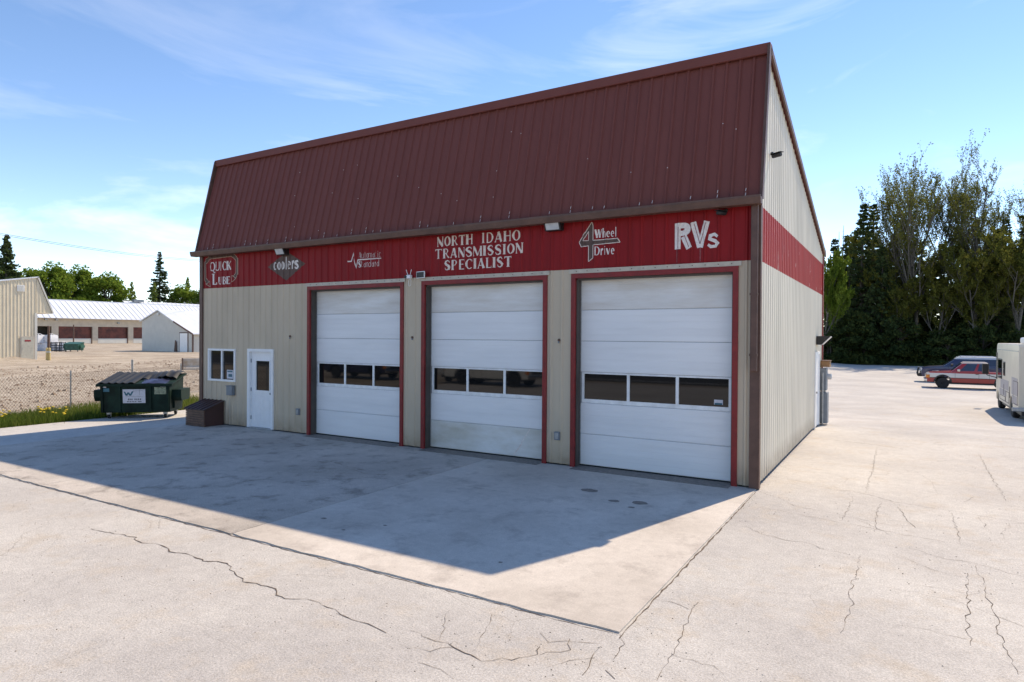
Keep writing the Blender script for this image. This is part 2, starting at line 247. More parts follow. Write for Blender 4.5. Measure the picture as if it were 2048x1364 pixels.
# cracks in the asphalt, traced where they lie on the ground
def crackmesh(mb, pts, w0, z=-.012, jit=.022):
    P = []
    for a, b_ in zip(pts[:-1], pts[1:]):
        n = max(1, int((b_-a).length/.07))
        for k in range(n): P.append(a.lerp(b_, k/n)+Vector((random.uniform(-jit, jit), random.uniform(-jit, jit), 0)))
    P.append(pts[-1]); vs = []
    for i, p in enumerate(P):
        d = (P[min(i+1, len(P)-1)]-P[max(i-1, 0)]); nrm = Vector((-d.y, d.x, 0)).normalized(); ww = w0*random.uniform(.15, 1.0)*(.45+.55*math.sin(math.pi*min(1, max(.06, i/len(P)))))
        zz = gz(p.x, p.y)+z
        vs += [Vector((p.x, p.y, zz))+nrm*ww, Vector((p.x, p.y, zz))-nrm*ww]
    mb.add(vs, [(2*i, 2*i+1, 2*i+3, 2*i+2) for i in range(len(P)-1)])
Z5 = lambda s: [(x/2.603, 840+y/2.603) for x, y in s]; Z6 = lambda s: [(600+x/2.603, 840+y/2.603) for x, y in s]; Z7 = lambda s: [(1200+x/2.415, 840+y/2.415) for x, y in s]
CR = [(Z5([(480, 568), (620, 595), (700, 612), (725, 635), (830, 650), (890, 685), (1000, 700), (1065, 735), (1190, 745), (1215, 790), (1265, 840), (1330, 850), (1420, 880), (1440, 910), (1500, 930), (1580, 935), (1680, 960), (1750, 990), (1760, 1015), (1822, 1035)]), .022),
 (Z6([(190, 1010), (250, 1030), (380, 1075), (450, 1110)]), .016), (Z6([(580, 1100), (720, 1150), (800, 1180), (850, 1215), (940, 1250), (1100, 1245), (1240, 1225), (1250, 1180)]), .018), (Z6([(560, 1180), (680, 1200), (800, 1185)]), .01), (Z6([(730, 1150), (760, 1050), (780, 990)]), .012), (Z6([(910, 1210), (950, 1120), (1000, 1010)]), .01), (Z6([(620, 1260), (700, 1290), (800, 1350)]), .012), (Z6([(1250, 1110), (1310, 1160), (1400, 1150), (1490, 1160), (1560, 1165)]), .01), (Z6([(1240, 1225), (1400, 1200), (1405, 1140)]), .01), (Z6([(1560, 1180), (1520, 1260), (1470, 1330)]), .014), (Z6([(1600, 1310), (1640, 1350)]), .03), (Z6([(1670, 1120), (1680, 1165), (1630, 1250)]), .014), (Z6([(1300, 1290), (1400, 1250), (1530, 1240)]), .008)]
for s, w0 in (([(760, 345), (860, 375), (940, 415), (1040, 435), (1240, 475), (1400, 510), (1560, 510)], .012), ([(700, 415), (860, 437), (1000, 465), (1160, 495), (1300, 520), (1440, 550), (1640, 585), (1780, 610), (1910, 637)], .013), ([(690, 510), (780, 550), (900, 580), (1010, 595), (1060, 620), (1200, 650), (1300, 660)], .013),
 ([(820, 272), (980, 300), (1140, 340), (1220, 345), (1290, 360), (1420, 395), (1600, 425), (1740, 445), (1850, 465), (2048, 500)], .016), ([(1000, 85), (1200, 105), (1400, 130), (1520, 150)], .02), ([(1340, 130), (1325, 200), (1315, 250), (1295, 310), (1285, 350)], .014), ([(1255, 660), (1245, 740), (1215, 800), (1205, 860), (1225, 890), (1190, 950), (1160, 1030)], .011),
 ([(470, 880), (430, 930), (410, 1010), (375, 1080), (340, 1150), (300, 1200), (275, 1260)], .014), ([(270, 865), (340, 880), (430, 915)], .01), ([(180, 990), (280, 1010), (330, 1030)], .008), ([(1440, 420), (1480, 480), (1525, 522)], .016), ([(1830, 165), (1870, 240), (1900, 290), (1940, 350), (1958, 390)], .014), ([(1775, 740), (1780, 860), (1775, 1000), (1790, 1090)], .013),
 ([(1820, 700), (1840, 760), (1870, 850), (1910, 940), (1930, 1050), (2000, 1160), (2020, 1230)], .013), ([(360, 1135), (450, 1160), (540, 1190), (600, 1230)], .008), ([(1520, 795), (1640, 815), (1760, 835)], .01), ([(1440, 990), (1600, 1020), (1770, 1060)], .009), ([(1160, 490), (1200, 430), (1220, 370)], .012), ([(1330, 540), (1340, 440), (1360, 400)], .011), ([(1700, 450), (1725, 540), (1740, 600)], .011), ([(1240, 480), (1310, 510), (1410, 560)], .01), ([(1500, 620), (1660, 670), (1800, 690), (2048, 760)], .011), ([(1380, 640), (1480, 670), (1600, 720), (1750, 760)], .008), ([(1760, 400), (1800, 370), (1900, 385)], .012), ([(1830, 470), (1890, 550)], .01), ([(1900, 940), (2048, 1000)], .01)): CR.append((Z7(s), w0))
mb = MB()
for s, w0 in CR: crackmesh(mb, [gray(*p, -.016) for p in s], w0*(.48 if w0 > .0195 else .34))
tag(mb.build('pavement_crack', M['crack'], lot, fix=False), kind='stuff')
mb = MB()
crackmesh(mb, [Vector((x, -6.155, 0)) for x in np.linspace(-.2, 15.1, 40)], .012, -.013, .012); crackmesh(mb, [Vector((15.075, y, 0)) for y in np.linspace(-6.2, -.2, 20)], .014, -.013, .009)
tag(mb.build('joint_dirt', M['crack'], lot, fix=False), kind='stuff')
mb = MB()
for s in ([(608, 913), (660, 922), (700, 935), (753, 945)], [(873, 965), (930, 972), (980, 980), (1042, 988)], [(690, 935), (730, 947), (760, 950)]): crackmesh(mb, [gray(*p) for p in s], .006, .003, .015)
tag(mb.build('slab_crack', M['crack'], ap, fix=False), kind='stuff')
mb = MB()
for px, py, r_ in ((1229, 1002, .10), (1280, 1006, .13), (1263, 1015, .06), (1180, 981, .16), (648, 1037, .05), (770, 1051, .035), (1001, 1125, .03), (687, 1060, .03)):
    c = gray(px, py); mb.add([(c.x+r_*random.uniform(.7, 1.1)*math.cos(t), c.y+.75*r_*random.uniform(.7, 1.1)*math.sin(t), .003) for t in np.linspace(0, 2*math.pi, 14, endpoint=False)], [tuple(range(14))])
tag(mb.build('oil_spot', M['oil'], ap, fix=False), kind='stuff')

m_ = MB()
for i in range(2200):
    if i < 350: c = gray(*random.choice(CR)[0][random.randrange(2)], -.016); x, y = c.x+random.gauss(0, .35), c.y+random.gauss(0, .2)
    else: x, y = random.uniform(2, 22), random.uniform(-11, -6.3) if random.random() < .6 else random.uniform(-10, 8)
    if (-.05 < x < 15.1 and -6.2 < y < 12): continue
    r_ = random.uniform(.003, .010); z = gz(x, y)-.016
    m_.add([(x+r_, y, z), (x, y+r_*.8, z), (x-r_*.9, y, z), (x, y-r_, z), (x, y, z+r_*.8)], [(0, 1, 4), (1, 2, 4), (2, 3, 4), (3, 0, 4)])
tag(m_.build('loose_grit', leafmat('grit', [(.10, .08, .065), (.3, .26, .22), (.55, .5, .45)], 0), lot, fix=False), kind='stuff')
# ------------------------------------------------------------------ main building
W, D, YM, ZM, ZE = 15.054, 10.13, .56, 7.50, 4.80
PITCHR = .2286; RH = .02; SR = .6
def prof(x):
    t = (x % PITCHR); t = min(t, PITCHR-t)
    return RH if t < .013 else RH*(1-(t-.013)/.02) if t < .033 else 0.
def ribxs(a, b):
    xs = {a, b}; k0 = int(a/PITCHR)-1
    for k in range(k0, int(b/PITCHR)+2):
        for o in (-.033, -.013, .013, .033):
            x = k*PITCHR+o
            if a < x < b: xs.add(x)
    return sorted(xs)
bld = thing('metal_shop_building', 'tall beige ribbed metal repair shop with red band and maroon mansard front', 'building')
def siding(name, mat, parent, a, b, z0, top, place, holes=(), bot=None):
    """ribbed sheets .914 wide; place(u, z, h) -> point; top(u) gives the upper edge; holes (u0,u1,z0,z1)"""
    k = a
    while k < b-1e-4:
        e = min(b, (math.floor(k/.9144+1e-6)+1)*.9144); mb = MB()
        xs = set(ribxs(k, e))
        for h in holes:
            for q in h[:2]:
                if k < q < e: xs.add(q)
        xs = sorted(xs)
        for u0, u1 in zip(xs[:-1], xs[1:]):
            um = (u0+u1)/2; spans = [(z0, None)]
            hs_ = sorted([h for h in holes if h[0] < um < h[1]], key=lambda h: h[2])
            for h in hs_:
                last = spans.pop(); 
                if h[2] > last[0]+.001: spans.append((last[0], h[2]))
                spans.append((h[3], None))
            for s0, s1 in spans:
                t0, t1 = (top(u0), top(u1)) if s1 is None else (s1, s1)
                if max(t0, t1) <= s0: continue
                mb.quad(place(u0, s0, prof(u0)), place(u1, s0, prof(u1)), place(u1, t1, prof(u1)), place(u0, t0, prof(u0)))
        if mb.v: mb.build(name, mat, parent, fix=False)
        k = e
BAYS = ((4.346, 7.457), (7.977, 11.114), (11.638, 14.736)); ZT = 3.706
holes = [(a+.09, b-.09, 0, ZT-.09) for a, b in BAYS]+[(2.06+.03, 3.09-.03, 0, 2.09), (.36, 1.52, 1.22, 2.08)]
siding('front_siding_sheet', M['front'], bld, .05, W-.06, .03, lambda u: ZE-.02, lambda u, z, h: (u, -h, z), holes)
def gtop(y): return ZE-.05+(y+.12)/(YM+.12)*(ZM-ZE) if y < YM else ZM-.08+(y-YM)/(D-YM)*(5.07-ZM)
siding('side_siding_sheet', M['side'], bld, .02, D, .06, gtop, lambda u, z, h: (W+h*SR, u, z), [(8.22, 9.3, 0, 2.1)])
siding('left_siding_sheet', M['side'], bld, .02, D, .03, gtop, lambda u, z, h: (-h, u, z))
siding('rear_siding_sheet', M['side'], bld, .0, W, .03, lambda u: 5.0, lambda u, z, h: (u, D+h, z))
# mansard sheets
ny, nz_ = -(ZM-ZE), (YM+.12); ln = math.hypot(ny, nz_); ny, nz_ = ny/ln, nz_/ln
def mplace(u, s, h): h *= 1.5; return (u, -.12+(YM+.12)*s+ny*h, ZE+(ZM-ZE)*s+nz_*h)
siding('mansard_sheet', M['brown'], bld, -.045, W+.03, 0, lambda u: .985, mplace)
mb = MB()          # chips of bare metal low on the mansard ribs
for k in range(1, 66):
    if random.random() < .42:
        s = random.uniform(.012, .03); u = k*PITCHR+random.uniform(-.008, .008)
        for q in range(random.randint(1, 2)):
            a = s+q*.03; mb.quad(mplace(u-.006, a, RH+.003), mplace(u+.005, a, RH+.003), mplace(u+.012, a+.018, RH+.003), mplace(u+.002, a+.018, RH+.003))
for k in range(22):
    u = random.randint(4, 64)*PITCHR+random.uniform(-.01, .01); s = random.uniform(.08, .75); mb.quad(mplace(u-.008, s, RH+.003), mplace(u+.008, s, RH+.003), mplace(u+.008, s+.006, RH+.003), mplace(u-.008, s+.006, RH+.003))
tag(mb.build('paint_chip', M['lettw'], bld, fix=False), kind='stuff')
MB().prism([(YM-.09, ZM-.14), (YM-.115, ZM-.13), (YM-.10, ZM+.05), (YM+.12, ZM+.06), (YM+.12, ZM+.02), (YM-.06, ZM+.0)], -.10, W+.07, 'x').build('ridge_cap', M['brown'], bld)
MB().prism([(-.10, ZE-.12), (-.27, ZE-.12), (-.30, ZE-.02), (-.30, ZE+.015), (-.28, ZE+.015), (-.27, ZE-.01), (-.12, ZE-.01)], -.11, W+.07, 'x').build('gutter', M['trim'], bld)
MB().prism([(-.09, ZE-.03), (.0, ZE-.03), (0, ZE-.10), (-.09, ZE-.10)], 0, W, 'x').build('eave_soffit', M['trim'], bld)
for x0, x1 in ((-.095, -.045), (W+.03, W+.075)):
    MB().prism([(-.17, ZE-.02), (-.05, ZE-.02), (YM+.03, ZM+.01), (YM-.12, ZM+.01)], x0, x1, 'x').build('rake_trim', M['trim'], bld)
MB().prism([(YM-.02, ZM-.03), (YM-.02, ZM+.03), (D+.15, 5.07+.02), (D+.15, 5.07-.06)], -.06, W+.05, 'x').build('roof', M['brown'], bld)
MB().prism([(YM+.02, ZM-.12), (YM+.02, ZM-.0), (D+.16, 5.07), (D+.16, 5.07-.13)], W+.052, W+.085, 'x').build('rake_trim', M['trim'], bld)
MB().box(W-.12, -.045, .0, W+.02, .02, ZE-.1).box(W+.0, -.04, 0, W+.04, .09, ZE-.1).build('corner_trim', M['trim'], bld)
MB().box(-.05, -.04, 0, .085, .02, ZE-.1).box(-.055, -.03, 0, -.02, .1, ZE-.1).build('corner_trim', M['trim'], bld)
MB().box(W-.03, D-.08, 0, W+.04, D+.04, 4.95).build('corner_trim', M['redtrim'], bld)
MB().bbox(W-.10, -.135, 1.95, W+.005, -.05, ZE-.10, .012).box(W-.115, -.14, 3.2, W+.01, -.045, 3.24).box(W-.115, -.14, 2.2, W+.01, -.045, 2.24).build('downspout', M['trim'], bld)
# interior shell so that nothing shows through
MB().box(.1, .30, 0, W-.1, .33, ZT+.1).build('inner_lining', M['jamb'], bld)
# overhead doors
def sect_profile(z0, z1):
    pts = [(.006, z0), (0, z0+.012)]; n = 5
    for k in range(1, n):
        zc = z0+(z1-z0)*k/n; pts += [(0, zc-.008), (.003, zc), (0, zc+.008)]
    return pts+[(0, z1-.012), (.006, z1), (.04, z1), (.04, z0)]
def overhead(i, a, b):
    x0, x1 = a+.09, b-.09; YD = .19
    d = bpy.data.objects.new('overhead_door', None); COL.objects.link(d); d.parent = bld
    zs = [.025+k*.598 for k in range(7)]
    for k in range(6):
        za, zb = zs[k]+.003, zs[k+1]-.003
        if k == 2:
            s_ = MB(); fw_ = .055; sw = (x1-x0-.09-4*fw_)/3
            s_.box(x0+.045, YD, za, x1-.045, YD+.04, za+.075).box(x0+.045, YD, zb-.03, x1-.045, YD+.04, zb)
            for q in range(4):
                xx = x0+.045+q*(sw+fw_); s_.box(xx, YD+.001, za+.075, xx+fw_, YD+.04, zb-.03)
            so_ = s_.build('window_section', M['rail'], d)
            for q in range(3):
                xx = x0+.045+q*(sw+fw_)+fw_; MB().box(xx-.002, YD+.018, za+.073, xx+sw+.002, YD+.026, zb-.028).build('pane', M['glass'], d)
        else:
            m_ = M['doordirty'] if k == 5 else M['doorbot'] if (k == 0 and i == 1) else M['door']
            MB().prism([(YD+p, z) for p, z in sect_profile(za, zb)], x0+.03, x1-.03, 'x').build('section', m_, d)
    MB().box(x0+.02, YD-.006, .0, x1-.02, YD+.03, .024).build('bottom_seal', M['rubber'], d)
    t_ = MB()
    t_.box(a, -.034, 0, a+.09, .02, ZT).box(b-.09, -.034, 0, b, .02, ZT).box(a+.09, -.034, ZT-.09, b-.09, .02, ZT)
    t_.build('door_trim', M['redtrim'], bld)
    j = MB(); j.box(x0-.02, .021, 0, x0+.02, .30, ZT-.09).box(x1-.02, .021, 0, x1+.02, .30, ZT-.09).box(x0, .021, ZT-.12, x1, .30, ZT-.085)
    j.build('door_jamb', M['jamb'], bld)
    MB().box(x0+.02, YD-.012, .03, x0+.034, YD+.03, ZT-.12).build('weather_strip', M['steel'], bld)
    MB().box(a-.05, -.030, ZT+.002, b+.05, -.002, 3.788).build('header_strip', M['header'], bld)
    sc_ = MB()
    for q in range(14):
        xx = a+(b-a)*(q+.5)/14; sc_.box(xx-.008, -.035, ZT+.035, xx+.008, -.029, ZT+.05)
    sc_.build('screw_row', M['trim'], bld)
    MB().box(x0, -.25, -.0, x1, .3, .004).build('door_threshold', M['oil'], bld)
for i, (a, b) in enumerate(BAYS): overhead(i, a, b)
dm = MB()          # dent and scrape on the middle door
dm.quad((10.62, .186, .62), (10.64, .186, .61), (10.44, .186, .30), (10.42, .186, .31)).quad((10.43, .186, .31), (10.46, .186, .29), (10.26, .186, .05), (10.24, .186, .06)).build('scrape_mark', M['lettw'], bld, fix=False)
MB().box(14.30, .197, 1.335, 14.45, .207, 1.42).build('window_sticker', M['sticker'], bld); MB().box(14.31, .195, 1.335, 14.44, .1965, 1.365).build('window_sticker', M['teal'], bld)
# entry door
ed = bpy.data.objects.new('entry_door', None); COL.objects.link(ed); ed.parent = bld
xa, xb, zt = 2.06, 3.09, 2.12
MB().box(xa, -.045, 0, xa+.075, .12, zt).box(xb-.075, -.045, 0, xb, .12, zt).box(xa+.075, -.045, zt-.075, xb-.075, .12, zt).build('door_frame', M['white'], ed)
lx0, lx1, lz0, lz1 = xa+.08, xb-.08, .035, zt-.08; gx0, gx1, gz0, gz1 = lx0+.20, lx1-.13, 1.02, 1.80
lf = MB(); yl = .03
lf.box(lx0, yl, lz0, gx0, yl+.045, lz1).box(gx1, yl, lz0, lx1, yl+.045, lz1).box(gx0, yl, lz0, gx1, yl+.045, gz0).box(gx0, yl, gz1, gx1, yl+.045, lz1)
for (p, q) in ((lx0+.12, (lx0+lx1)/2-.05), ((lx0+lx1)/2+.05, lx1-.12)):
    for (r0, r1) in ((.18, .42), (.52, .88)): lf.box(p, yl-.006, r0, q, yl+.001, r0+.012).box(p, yl-.006, r1, q, yl+.001, r1+.012).box(p, yl-.006, r0, p+.012, yl+.001, r1).box(q-.012, yl-.006, r0, q, yl+.001, r1)
leaf_ = lf.build('door_leaf', M['white'], ed)
MB().box(gx0-.03, yl-.014, gz0-.03, gx0, yl, gz1+.03).box(gx1, yl-.014, gz0-.03, gx1+.03, yl, gz1+.03).box(gx0, yl-.014, gz0-.03, gx1, yl, gz0).box(gx0, yl-.014, gz1, gx1, yl, gz1+.03).build('glazing_bead', M['white'], ed)
MB().box(gx0, yl+.015, gz0, gx1, yl+.022, gz1).build('pane', M['glass'], ed)
MB().lathe([(.012, 0), (.028, -.02), (.03, -.045), (.015, -.06)], (lx1-.06, yl, .95), 'y', 12).build('door_knob', M['steel'], ed, 40)
MB().lathe([(.022, 0), (.022, -.012)], (lx1-.06, yl, 1.1), 'y', 12).build('deadbolt', M['steel'], ed)
for z in (.28, 1.03, 1.80): MB().box(lx0-.012, yl-.016, z-.05, lx0+.012, yl, z+.05).build('hinge', M['grey'], ed)
MB().box(xa-.02, -.08, -.0, xb+.02, .1, .028).build('threshold', M['steel'], ed)
# office window
ow = bpy.data.objects.new('office_window', None); COL.objects.link(ow); ow.parent = bld
x0, x1, z0, z1 = .34, 1.54, 1.20, 2.10
MB().box(x0, -.04, z0, x0+.055, .05, z1).box(x1-.055, -.04, z0, x1, .05, z1).box(x0+.055, -.04, z0, x1-.055, .05, z0+.055).box(x0+.055, -.04, z1-.055, x1-.055, .05, z1).build('window_frame', M['white'], ow)
MB().box(.915, -.025, z0+.055, .965, .04, z1-.055).build('mullion', M['white'], ow)
MB().box(x0+.055, .018, z0+.055, .915, .024, z1-.055).build('pane', M['glass'], ow); MB().box(.965, .018, z0+.055, x1-.055, .024, z1-.055).build('pane', M['glass'], ow)
MB().box(x0+.055, -.01, z0+.055, x0+.085, .017, z1-.055).build('sash', M['white'], ow)
MB().box(1.13, .008, 1.28, 1.40, .014, 1.52).build('paper_notice', M['sticker'], ow)
MB().box(1.15, .0055, 1.46, 1.38, .0075, 1.50).box(1.2, .0055, 1.33, 1.36, .0075, 1.41).build('notice_print', M['teal'], ow)
# side door
sd = bpy.data.objects.new('side_door', None); COL.objects.link(sd); sd.parent = bld
MB().box(W-.05, 8.22, 0, W+.04, 8.29, 2.12).box(W-.05, 9.23, 0, W+.04, 9.30, 2.12).box(W-.05, 8.29, 2.05, W+.04, 9.23, 2.12).build('door_frame', M['white'], sd)
MB().box(W-.03, 8.29, .03, W+.015, 9.23, 2.05).build('door_leaf', M['white'], sd); MB().lathe([(.03, 0), (.03, .06)], (W+.015, 8.37, 1.0), 'x', 10).build('door_knob', M['steel'], sd)

# ------------------------------------------------------------------ painted signs (follow the ribs of the siding)
STK = {}
def ring(cx, cy, rx, ry, ix, iy, a0=0, a1=360, n=22, dx=0): return ('ring', cx, cy, rx, ry, ix, iy, a0, a1, n, dx)
T, t_ = .24, .085
# letters in a box 0..1 wide/high: ('s', pts, width(s)) strokes with thick and thin strokes; ring arcs
def st(*p, w=t_): return ('s', p, w)
F = {
 'N': [st((.10, 0), (.10, 1)), st((.1, .97), (.84, .03), w=T), st((.88, 0), (.88, 1)), st((0, .97), (.24, .97), w=.05), st((.0, .03), (.22, .03), w=.05), st((.76, .97), (1, .97), w=.05)],
 'O': [ring(.5, .5, .5, .5, .26, .43)], 'Q': [ring(.5, .5, .5, .5, .28, .42), st((.5, .12), (.72, -.12), (1.02, -.18), w=.11)],
 'R': [st((.2, 0), (.2, 1), w=T), ring(.42, .74, .46, .26, .26, .19, -90, 90, 12), st((.3, .97), (.44, .97), w=.06), st((.3, .5), (.44, .5), w=.06), st((.46, .5), (.95, .03), w=.13), st((0, .03), (.42, .03), w=.05)],
 'T': [st((.5, 0), (.5, .96), w=T), st((0, .95), (1, .95), w=.09), st((.03, .8), (.03, .95), w=.06), st((.97, .8), (.97, .95), w=.06), st((.28, .03), (.72, .03), w=.05)],
 'H': [st((.18, 0), (.18, 1), w=T), st((.84, 0), (.84, 1), w=.13), st((.28, .53), (.8, .53), w=.08), st((0, .03), (.38, .03), w=.05), st((0, .97), (.38, .97), w=.05), st((.7, .97), (1, .97), w=.05), st((.7, .03), (1, .03), w=.05)],
 'I': [st((.5, 0), (.5, 1), w=.55), st((.0, .03), (1, .03), w=.05), st((.0, .97), (1, .97), w=.05)],
 'D': [st((.16, 0), (.16, 1), w=.15), ring(.4, .5, .6, .5, .34, .42, -90, 90, 14), st((.2, .96), (.42, .96), w=.08), st((.2, .04), (.42, .04), w=.08)],
 'A': [st((.06, 0), (.48, 1), w=.08), st((.47, .98), (.88, 0), w=.27), st((.2, .3), (.7, .3), w=.07), st((-.04, .03), (.2, .03), w=.05)],
 'S': [('s', ((.86, .76), (.76, .92), (.5, .97), (.22, .88), (.14, .72), (.3, .58), (.66, .45), (.84, .3), (.78, .12), (.5, .03), (.2, .08), (.1, .26)), [.06, .08, .1, .17, .22, .25, .25, .22, .17, .1, .08, .06])],
 'M': [st((.08, 0), (.12, 1)), st((.12, .97), (.5, .08), w=.2), st((.5, .06), (.86, .97), w=.07), st((.87, 0), (.87, 1), w=.22), st((-.02, .03), (.2, .03), w=.05), st((.74, .03), (1, .03), w=.05)],
 'P': [st((.2, 0), (.2, 1), w=T), ring(.42, .72, .5, .28, .28, .21, -90, 90, 12), st((.3, .97), (.44, .97), w=.06), st((.3, .46), (.44, .46), w=.06), st((0, .03), (.42, .03), w=.05)],
 'E': [st((.2, 0), (.2, 1), w=T), st((.25, .96), (.92, .96), w=.08), st((.25, .04), (.95, .04), w=.08), st((.25, .52), (.75, .52), w=.08), st((.9, .82), (.9, .96), w=.06), st((.93, .04), (.93, .2), w=.06)],
 'C': [ring(.54, .5, .54, .5, .3, .43, 48, 312, 22), st((.9, .72), (.9, .9), w=.06)],
 'L': [st((.24, 0), (.24, 1), w=T), st((.3, .04), (.92, .04), w=.08), st((.93, 0), (.93, .2), w=.06), st((0, .97), (.48, .97), w=.05)],
 'U': [st((.17, 1), (.17, .35), w=T), ring(.5, .36, .45, .36, .26, .27, 180, 360, 14), st((.88, 1), (.88, .34), w=.12), st((0, .97), (.34, .97), w=.05)],
 'K': [st((.18, 0), (.18, 1), w=T), st((.9, .98), (.28, .46), w=.08), st((.42, .58), (.9, .02), w=.2), st((0, .03), (.36, .03), w=.05)],
 'B': [st((.18, 0), (.18, 1), w=T), ring(.42, .75, .42, .25, .22, .19, -90, 90, 10), ring(.42, .26, .5, .27, .28, .2, -90, 90, 10), st((.25, .97), (.43, .97), w=.06), st((.25, .51), (.43, .51), w=.05), st((.25, .03), (.43, .03), w=.06)],
 'c': [ring(.5, .36, .46, .36, .2, .27, 45, 315, 18)], 'o': [ring(.5, .36, .48, .36, .2, .27)], 'l': [st((.5, 0), (.5, 1.12), w=.5)], 'i': [st((.5, 0), (.5, .72), w=.5), st((.5, .86), (.5, .98), w=.5)],
 'e': [ring(.5, .36, .48, .36, .2, .27, 0, 310, 20), st((.2, .38), (.92, .38), w=.09)],
 'r': [st((.22, 0), (.22, .72), w=.28), ('s', ((.3, .45), (.55, .65), (.9, .66)), [.1, .18, .22])],
 's': [('s', ((.88, .56), (.7, .68), (.42, .68), (.18, .54), (.32, .42), (.68, .32), (.84, .18), (.62, .05), (.35, .04), (.08, .17)), [.1, .14, .16, .2, .2, .2, .2, .16, .14, .1])],
 'u': [st((.18, .72), (.18, .25), w=.22), ring(.48, .26, .41, .26, .2, .17, 180, 360, 12), st((.82, .72), (.82, 0), w=.22)], 't': [st((.45, .05), (.45, .98), w=.3), st((.05, .68), (.95, .68), w=.1), st((.5, .06), (.9, .08), w=.12)],
 'm': [st((.1, 0), (.1, .72), w=.15), ring(.32, .46, .23, .26, .1, .17, 0, 180, 10), st((.49, 0), (.49, .48), w=.14), ring(.7, .46, .23, .26, .1, .17, 0, 180, 10), st((.89, 0), (.89, .48), w=.14)],
 'a': [ring(.42, .3, .4, .3, .17, .2), st((.84, 0), (.84, .72), w=.22)], 'n': [st((.18, 0), (.18, .72), w=.22), ring(.5, .44, .41, .28, .2, .18, 0, 180, 12), st((.82, 0), (.82, .46), w=.22)],
 'd': [ring(.42, .34, .4, .34, .17, .24), st((.84, 0), (.84, 1.05), w=.22)], 'h': [st((.18, 0), (.18, 1.1), w=.3), ring(.54, .44, .4, .28, .14, .18, 0, 180, 12), st((.83, 0), (.83, .46), w=.26)],
 'v': [st((.12, .72), (.5, .02), w=.26), st((.52, .04), (.9, .72), w=.1)], 'W': [st((.06, 1), (.3, .02), w=.2), st((.3, .05), (.5, .95), w=.07), st((.5, 1), (.72, .02), w=.2), st((.73, .05), (.96, 1), w=.07)],
 '2': [('s', ((.1, .75), (.3, .95), (.7, .95), (.85, .72), (.6, .4), (.1, .06)), .16), st((.1, .06), (.9, .06), w=.14)], '4': [st((.7, 0), (.7, 1), w=.18), st((.68, .95), (.08, .32), w=.13), st((.05, .3), (.95, .3), w=.14)], '6': [ring(.5, .32, .42, .32, .22, .19), ('s', ((.16, .36), (.3, .75), (.7, 1)), .15)], '5': [st((.15, .95), (.85, .95), w=.14), st((.18, .95), (.16, .55), w=.14), ring(.46, .32, .42, .32, .24, .19, -150, 110, 16)], '-': [st((.1, .45), (.9, .45), w=.14)],
}
def ribbon(mb, pts, wd, aspect, place, k):
    P = [Vector((p[0]*aspect, p[1])) for p in pts]; ws = wd if isinstance(wd, list) else [wd]*len(P); vs = []
    for i, p in enumerate(P):
        d0 = (P[i]-P[i-1]).normalized() if i else (P[1]-P[0]).normalized(); d1 = (P[i+1]-P[i]).normalized() if i < len(P)-1 else d0
        d = (d0+d1).normalized() if (d0+d1).length > 1e-6 else d0; n_ = Vector((-d.y, d.x)); c = max(.5, n_.dot(Vector((-d0.y, d0.x))))
        vs += [place(p+n_*ws[i]/2/c, k), place(p-n_*ws[i]/2/c, k)]
    mb.add(vs, [(2*i, 2*i+1, 2*i+3, 2*i+2) for i in range(len(P)-1)])
def glyph(mb, ch, x, z, w_, h_, off=0, wm=1):
    asp = w_/h_; k = [0]
    def place(p, kk): return (x+p.x*h_, -off-kk*.0004, z+p.y*h_)
    for e in F[ch]:
        k[0] += 1
        if e[0] == 's': ribbon(mb, e[1], [q*wm*min(1, asp*1.25) if not isinstance(e[2], list) else q for q in ([e[2]]*len(e[1]) if not isinstance(e[2], list) else e[2])] if ch not in 'Il' else [e[2]*asp]*len(e[1]), asp, place, k[0])
        else:
            _, cx, cy, rx, ry, ix, iy, a0, a1, n, dx = e; vs = []; ix, iy = rx-(rx-ix)*wm, ry-(ry-iy)*wm
            for q in range(n+1):
                a = R(a0+(a1-a0)*q/n); vs += [place(Vector(((cx+rx*math.cos(a))*asp, cy+ry*math.sin(a))), k[0]), place(Vector(((cx+dx+ix*math.cos(a))*asp, cy+iy*math.sin(a))), k[0])]
            mb.add(vs, [(2*i, 2*i+1, 2*i+3, 2*i+2) for i in range(n)])
def conform(mb, name, mat, parent, off=.0025):
    bm = bmesh.new(); vs = [bm.verts.new(p) for p in mb.v]
    for f in mb.f:
        try: bm.faces.new([vs[i] for i in f])
        except ValueError: pass
    xs = [v.co.x for v in bm.verts]
    for x in ribxs(min(xs), max(xs))[1:-1]:
        bmesh.ops.bisect_plane(bm, geom=bm.verts[:]+bm.edges[:]+bm.faces[:], plane_co=(x, 0, 0), plane_no=(1, 0, 0), dist=1e-6)
    for v in bm.verts: v.co.y -= prof(v.co.x)+off
    m_ = MB(); m_.frombm(bm); return m_.build(name, mat, parent, fix=False)
def word(mb, s, x0, x1, z, h, widths=None, gap=.1, off=0, wm=1):
    ws = [(widths or {}).get(c, {'I': .38, 'M': 1.0, 'L': .68, 'E': .72, 'l': .28, 'i': .28, 'r': .5, 't': .45, 'm': 1.05, ' ': .55, 'S': .72, 'W': 1.2}.get(c, .8 if c.isupper() else .62)) for c in s]
    tot = sum(ws)+gap*(len(s)-1); k = (x1-x0)/tot; x = x0
    for c, wd in zip(s, ws):
        if c != ' ': glyph(mb, c, x, z, wd*k, h, off, wm)
        x += (wd+gap)*k
for s_, a_, b_, z_, h_ in (('NORTH', 8.39, 9.33, 4.435, .215), ('IDAHO', 9.55, 10.49, 4.435, .215), ('TRANSMISSION', 8.34, 10.56, 4.175, .21), ('SPECIALIST', 8.59, 10.29, 3.915, .215)):
    mb = MB(); word(mb, s_, a_, b_, z_, h_); conform(mb, 'painted_business_name', M['letter'], bld)
